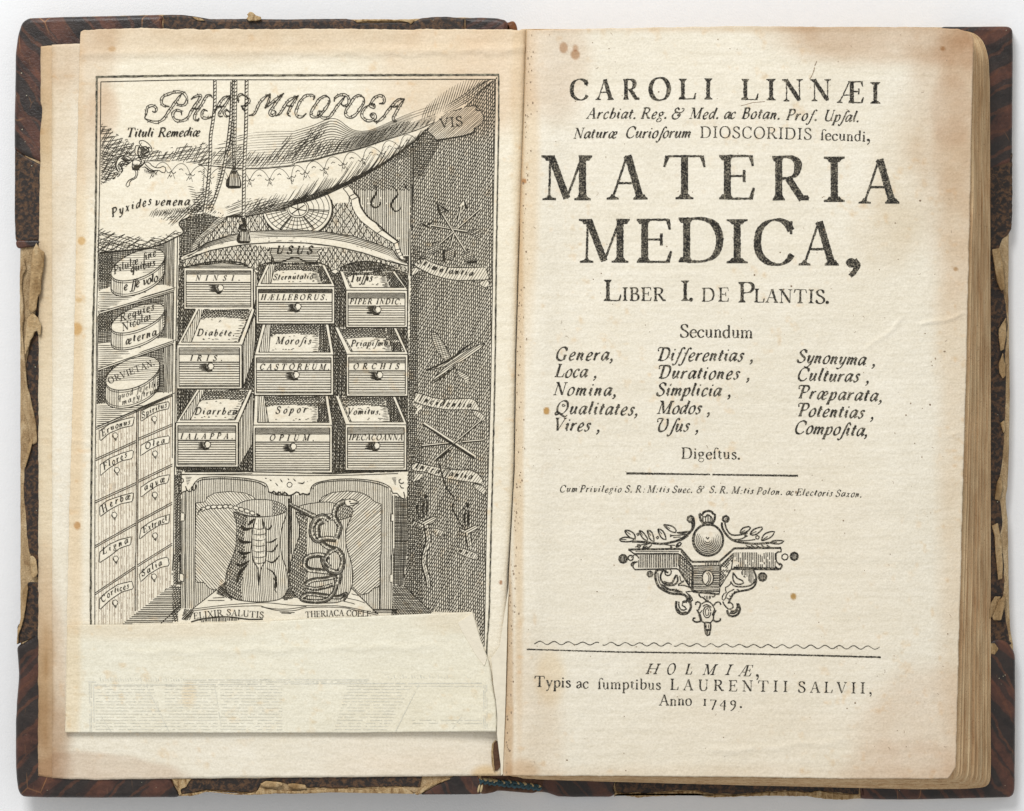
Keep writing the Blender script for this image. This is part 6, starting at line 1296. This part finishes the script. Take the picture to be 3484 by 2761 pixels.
# curled shreds of waste paper down the fore edge
F1 = lambda s, oy: [(float(a) / 1.9, oy + float(b) / 1.9) for a, b in zip(s.split()[0::2], s.split()[1::2])]
L_('paper_shred', F1('235 622 258 660 290 682 285 760 268 860 264 945 246 965 235 1050 212 1072 186 1060 190 940 200 780 212 670', 500), M_flap, 0.030, 0.010, 0.005, 1.2, 17, label='broad curled shred of waste paper near the middle of the fore edge')
L_('paper_shred', F1('212 1072 245 1105 268 1155 264 1220 248 1222 240 1190 226 1195 214 1225 196 1255 180 1310 158 1352 158 1280 176 1110', 500), M_flap, 0.022, 0.010, 0.005, 1.2, 18)
L_('paper_shred', F1('135 690 160 730 170 790 150 830 140 900 152 980 156 1100 145 1180 155 1300 150 1420 165 1500 195 1600 215 1700 225 1750 240 1850 238 1920 210 1925 190 1880 180 1790 150 1700 140 1500 130 1300 128 1000 128 800', 500), M_board, 0.012, 0.012, 0.006, 2.5, 19, label='long ragged shred hanging off the board edge')
L_('paper_shred', F1('210 360 215 375 190 470 172 530 162 560 158 540 170 470 185 400', 1300), M_flap, 0.014, 0.010, 0.003, 1.0, 20)
L_('paper_shred', F1('195 1125 215 1125 235 1150 246 1245 212 1272 200 1250 198 1180', 1300), M_flap, 0.018, 0.008, 0.004, 1.0, 21)
L_('paper_shred', F1('150 1340 165 1325 178 1300 182 1340 160 1500 145 1570 118 1640 112 1700 112 1600 130 1560', 1300), M_flap, 0.012, 0.008, 0.003, 1.0, 22)
L_('frayed_tuft', [(838, 64), (845, 56), (840, 50), (848, 42), (856, 41), (866, 48), (872, 54), (888, 58), (890, 68), (872, 72), (846, 73)], M_wear, 0.016, 0.02, 0.005, 1.6, 23, s=6, step=3)
L_('bare_patch', [(650, 57), (672, 60), (690, 66), (697, 71), (675, 71), (668, 68), (655, 60)], M_wear, 0.008, 0.006, 0.002, 1.0, 24)
L_('frayed_edge', [(1208, 69), (1240, 66), (1350, 67), (1388, 66), (1410, 68), (1405, 78), (1398, 84), (1388, 76), (1350, 72), (1240, 74), (1212, 78)], M_wear, 0.008, 0.02, 0.003, 1.4, 25, s=8, step=4)
# spine leather seen at head and tail
sp = slab('spine', [(1580, 62), (1640, 61), (1690, 63), (1719, 70), (1728, 80), (1722, 150), (1580, 150)], zcl(0.006), 0.08, 0.014, M_leather['tr'], BOOK, 8, 0.8, 14, 26)
sp['label'] = 'dark striped leather spine turned in at head and tail'
def S_(name, pts, mat, z, thick=0.05, bev=0.012, amp=1.0, seed=30, step=6):
    return slab(name, pts, z, thick, bev, mat, sp, step, amp, 12, seed)
S_('leather_head_cap', [(1719, 74), (1731, 80), (1735, 73), (1748, 71), (1755, 80), (1761, 98), (1758, 150), (1716, 150)], plain('worn_brown_leather', srgb(120, 76, 46), 0.5, 60, 0.4), 0.26, 0.1, 0.014, 0.8, 31)
S_('leather_tail_turn_in', [(1430, 2704), (1470, 2680), (1500, 2662), (1540, 2642), (1600, 2615), (1628, 2640), (1636, 2680), (1638, 2703), (1560, 2704)], M_leather['br'], zcl(0.005), 0.06, 0.006, 0.6, 32)
S_('leather_tail_cap', [(1634, 2620), (1740, 2640), (1870, 2650), (1860, 2672), (1840, 2688), (1815, 2700), (1765, 2696), (1700, 2691), (1688, 2692), (1680, 2697), (1650, 2702), (1632, 2702)], M_hole, lambda x, y: 0.262 - 0.0009 * (x - 1636), 0.08, 0.010, 0.8, 33)
S_('leather_tail_turn_in', [(1826, 2692), (1830, 2640), (1900, 2600), (2110, 2620), (2085, 2680), (2095, 2700), (2080, 2712), (1950, 2712), (1900, 2711), (1868, 2699)], M_leather['br'], 0.068, 0.06, 0.010, 0.8, 34)
S_('crack_line', [(1420, 2706), (1408, 2700), (1425, 2694), (1445, 2676), (1465, 2665), (1500, 2655), (1530, 2648), (1534, 2651), (1510, 2660), (1470, 2675), (1448, 2690), (1432, 2702)], M_wear, zcl(0.010), 0.012, 0.003, 0.8, 35)
# tail band: blue and cream silk stitches
def stitch(name, mat, x, y, z, l, r, rot):
    bm = bmesh.new(); bmesh.ops.create_uvsphere(bm, u_segments=8, v_segments=6, radius=1.0)
    me = bpy.data.meshes.new(name); bm.to_mesh(me); bm.free()
    for p in me.polygons: p.use_smooth = True
    o = link(name, me, mat, sp); X, Y = W(x, y, z); o.location = (float(X), float(Y), z)
    o.scale = (l / 1000, r / 1000, r / 1000); o.rotation_euler = (0, 0, rot); return o
for i in range(26):
    t = i / 25; x = 1626 + 206 * t; y = 2651 + 24 * t ** 1.1
    for row in (0, 1):
        cream = (i % 3 == 1 and row == 0) or (i in (2, 3, 5, 6) and row == 0)
        stitch('silk_stitch', M_cream if cream else M_blue, x + row * 3, y + row * 10 + random.uniform(-2, 2), 0.272 - 0.19 * t + 0.004 * random.random(), 12, 6.5, -0.5 + random.uniform(-.3, .3) + (1.1 if row and i % 2 else 0))
for dx in (0, 9):
    stitch('loose_thread', M_cream, 1629 + dx, 2684, 0.285, 15, 4.2, 1.35)
# back cover overlays
R_('speckled_paper', [(3400, 520), (3444, 520), (3444, 746), (3440, 783), (3430, 800), (3410, 815), (3398, 850), (3405, 900), (3415, 990), (3424, 1060), (3428, 1110), (3422, 1180), (3420, 1240), (3423, 1300), (3420, 1420), (3416, 1480), (3414, 1540), (3406, 1600), (3396, 1660), (3405, 1720), (3412, 1780), (3400, 1830), (3415, 1900), (3418, 1980), (3414, 2050), (3424, 2120), (3434, 2180), (3444, 2190), (3330, 2230), (3330, 520)], M_speck, 0.003, bev=0.004, amp=2.2, seed=40, label='speckled paper worn back along the outer edge')
R_('leather_corner', [(3200, 92), (3271, 92), (3385, 91), (3434, 91), (3445, 101), (3446, 182), (3443, 555), (3430, 560), (3330, 590), (3200, 200)], M_leather['tr'], 0.006, bev=0.013, seed=41, label='dark striped leather corner at the head of the back board')
R_('leather_corner', [(3330, 2205), (3390, 2170), (3430, 2180), (3453, 2226), (3454, 2400), (3452, 2677), (3450, 2700), (3440, 2713), (3369, 2715), (3109, 2721), (3011, 2721), (2923, 2718), (2926, 2700), (2915, 2640), (3330, 2600)], M_leather['br'], 0.006, bev=0.013, seed=42, label='dark striped leather corner at the foot of the back board')
R_('speckled_paper', [(2090, 2600), (2095, 2690), (2125, 2700), (2165, 2696), (2200, 2700), (2242, 2695), (2300, 2690), (2359, 2688), (2417, 2700), (2500, 2703), (2607, 2694), (2700, 2690), (2746, 2698), (2784, 2690), (2830, 2696), (2880, 2700), (2922, 2706), (2928, 2600)], M_speck, 0.003, bev=0.003, amp=2.6, s=9, step=5, seed=43)
R_('frayed_edge', [(2092, 2697), (2125, 2701), (2165, 2700), (2205, 2703), (2242, 2697), (2300, 2693), (2359, 2691), (2417, 2704), (2500, 2707), (2607, 2697), (2700, 2693), (2760, 2697), (2784, 2691), (2830, 2699), (2900, 2705), (2924, 2702), (2920, 2716), (2881, 2722), (2812, 2719), (2746, 2710), (2607, 2708), (2417, 2714), (2359, 2703), (2242, 2710), (2169, 2714), (2103, 2704), (2089, 2712)], M_wear, 0.005, 0.03, 0.003, 2.6, s=8, step=4, seed=44)
for i, (pts, d) in enumerate((([(3375, 850), (3400, 845), (3412, 900), (3420, 985), (3405, 990), (3392, 960), (3382, 900)], 0.022), ([(3398, 1120), (3410, 1100), (3424, 1080), (3424, 1140), (3415, 1190), (3404, 1195), (3398, 1150)], 0.016), ([(3398, 1240), (3412, 1200), (3420, 1240), (3420, 1280), (3411, 1290), (3400, 1270)], 0.014),
                              ([(3403, 1440), (3418, 1430), (3420, 1470), (3414, 1475)], 0.012), ([(3385, 1700), (3392, 1640), (3406, 1615), (3412, 1660), (3400, 1705)], 0.014), ([(3374, 1790), (3395, 1780), (3408, 1850), (3412, 1930), (3410, 1970), (3396, 1975), (3388, 1900), (3384, 1830)], 0.014),
                              ([(3358, 2100), (3372, 2050), (3385, 2030), (3405, 2030), (3392, 2080), (3370, 2105), (3360, 2106)], 0.018), ([(3376, 2100), (3398, 2045), (3420, 2020), (3418, 2060), (3406, 2112), (3380, 2112)], 0.028), ([(3369, 2190), (3385, 2190), (3398, 2208), (3385, 2228), (3369, 2226)], 0.010))):
    R_('paper_shred', pts, M_flap, d, 0.008, 0.004, 1.0, 50 + i, step=5)

# ------------------------------------------------------------------ the thick block of leaves under the title page
topR = [(95, 3300), (555, 3304), (1200, 3290), (1850, 3272), (2400, 3257), (2640, 3251)]
botR = [(95, 3362), (300, 3367), (560, 3360), (700, 3367), (1200, 3369), (2640, 3371)]
NL = 34
for i in range(NL):
    t = (i + 0.6) / NL; e = t ** 0.85
    jr = random.uniform(-5, 5); jb = random.uniform(-2, 2.5); jt = random.uniform(0, 3)
    z = 0.322 - (0.322 - 0.068) * t
    if i in (3, 4): jr += 3
    fx = lambda y: ip(y, topR) * (1 - e) + ip(y, botR) * e + jr
    ys = np.arange(170 + 40 * t, 2600, 45.0)
    cx = fx(150)
    ttop = 99 + 4 * t + jt
    right = [(float(fx(y) + 5 * (fbm(y, np.array(i * 9.0), 170, 77) - 0.5)), float(y)) for y in ys]
    by = lambda x: float(ip(x, [(1700, 2641), (2100, 2643), (2850, 2652), (3300, 2652)]) * (1 - e) + ip(x, [(1700, 2648), (2100, 2660), (2500, 2671), (3130, 2686), (3300, 2684)]) * e) + jb
    lim = fx(2600)
    pts = [(1760, ttop), (3150, ttop), (cx - 42 - 14 * t, ttop + 2 + 3 * t), (cx - 20, ttop + 14 + 18 * t), (cx - 6, ttop + 34 + 38 * t)] + right + \
          [(lim - 1, by(lim) - 22), (lim - 9, by(lim) - 6)] + [(x, by(min(x, 3290))) for x in np.arange(min(lim - 20, 3290), 1720, -90)]
    o = slab('leaf', pts, z, 0.0058, 0.0012, M_edge, BOOK, 14, 0.6, 30, 100 + i)
o = slab('leaf', [(1800, 140), (3340, 190), (3368, 260), (3371, 1200), (3371, 2400), (3370, 2634), (3352, 2637), (2000, 2655)], 0.0625, 0.004, 0.001, M_edge, BOOK, 14, 0.5, 30, 190); o['label'] = 'back endleaf sticking out beyond the others'
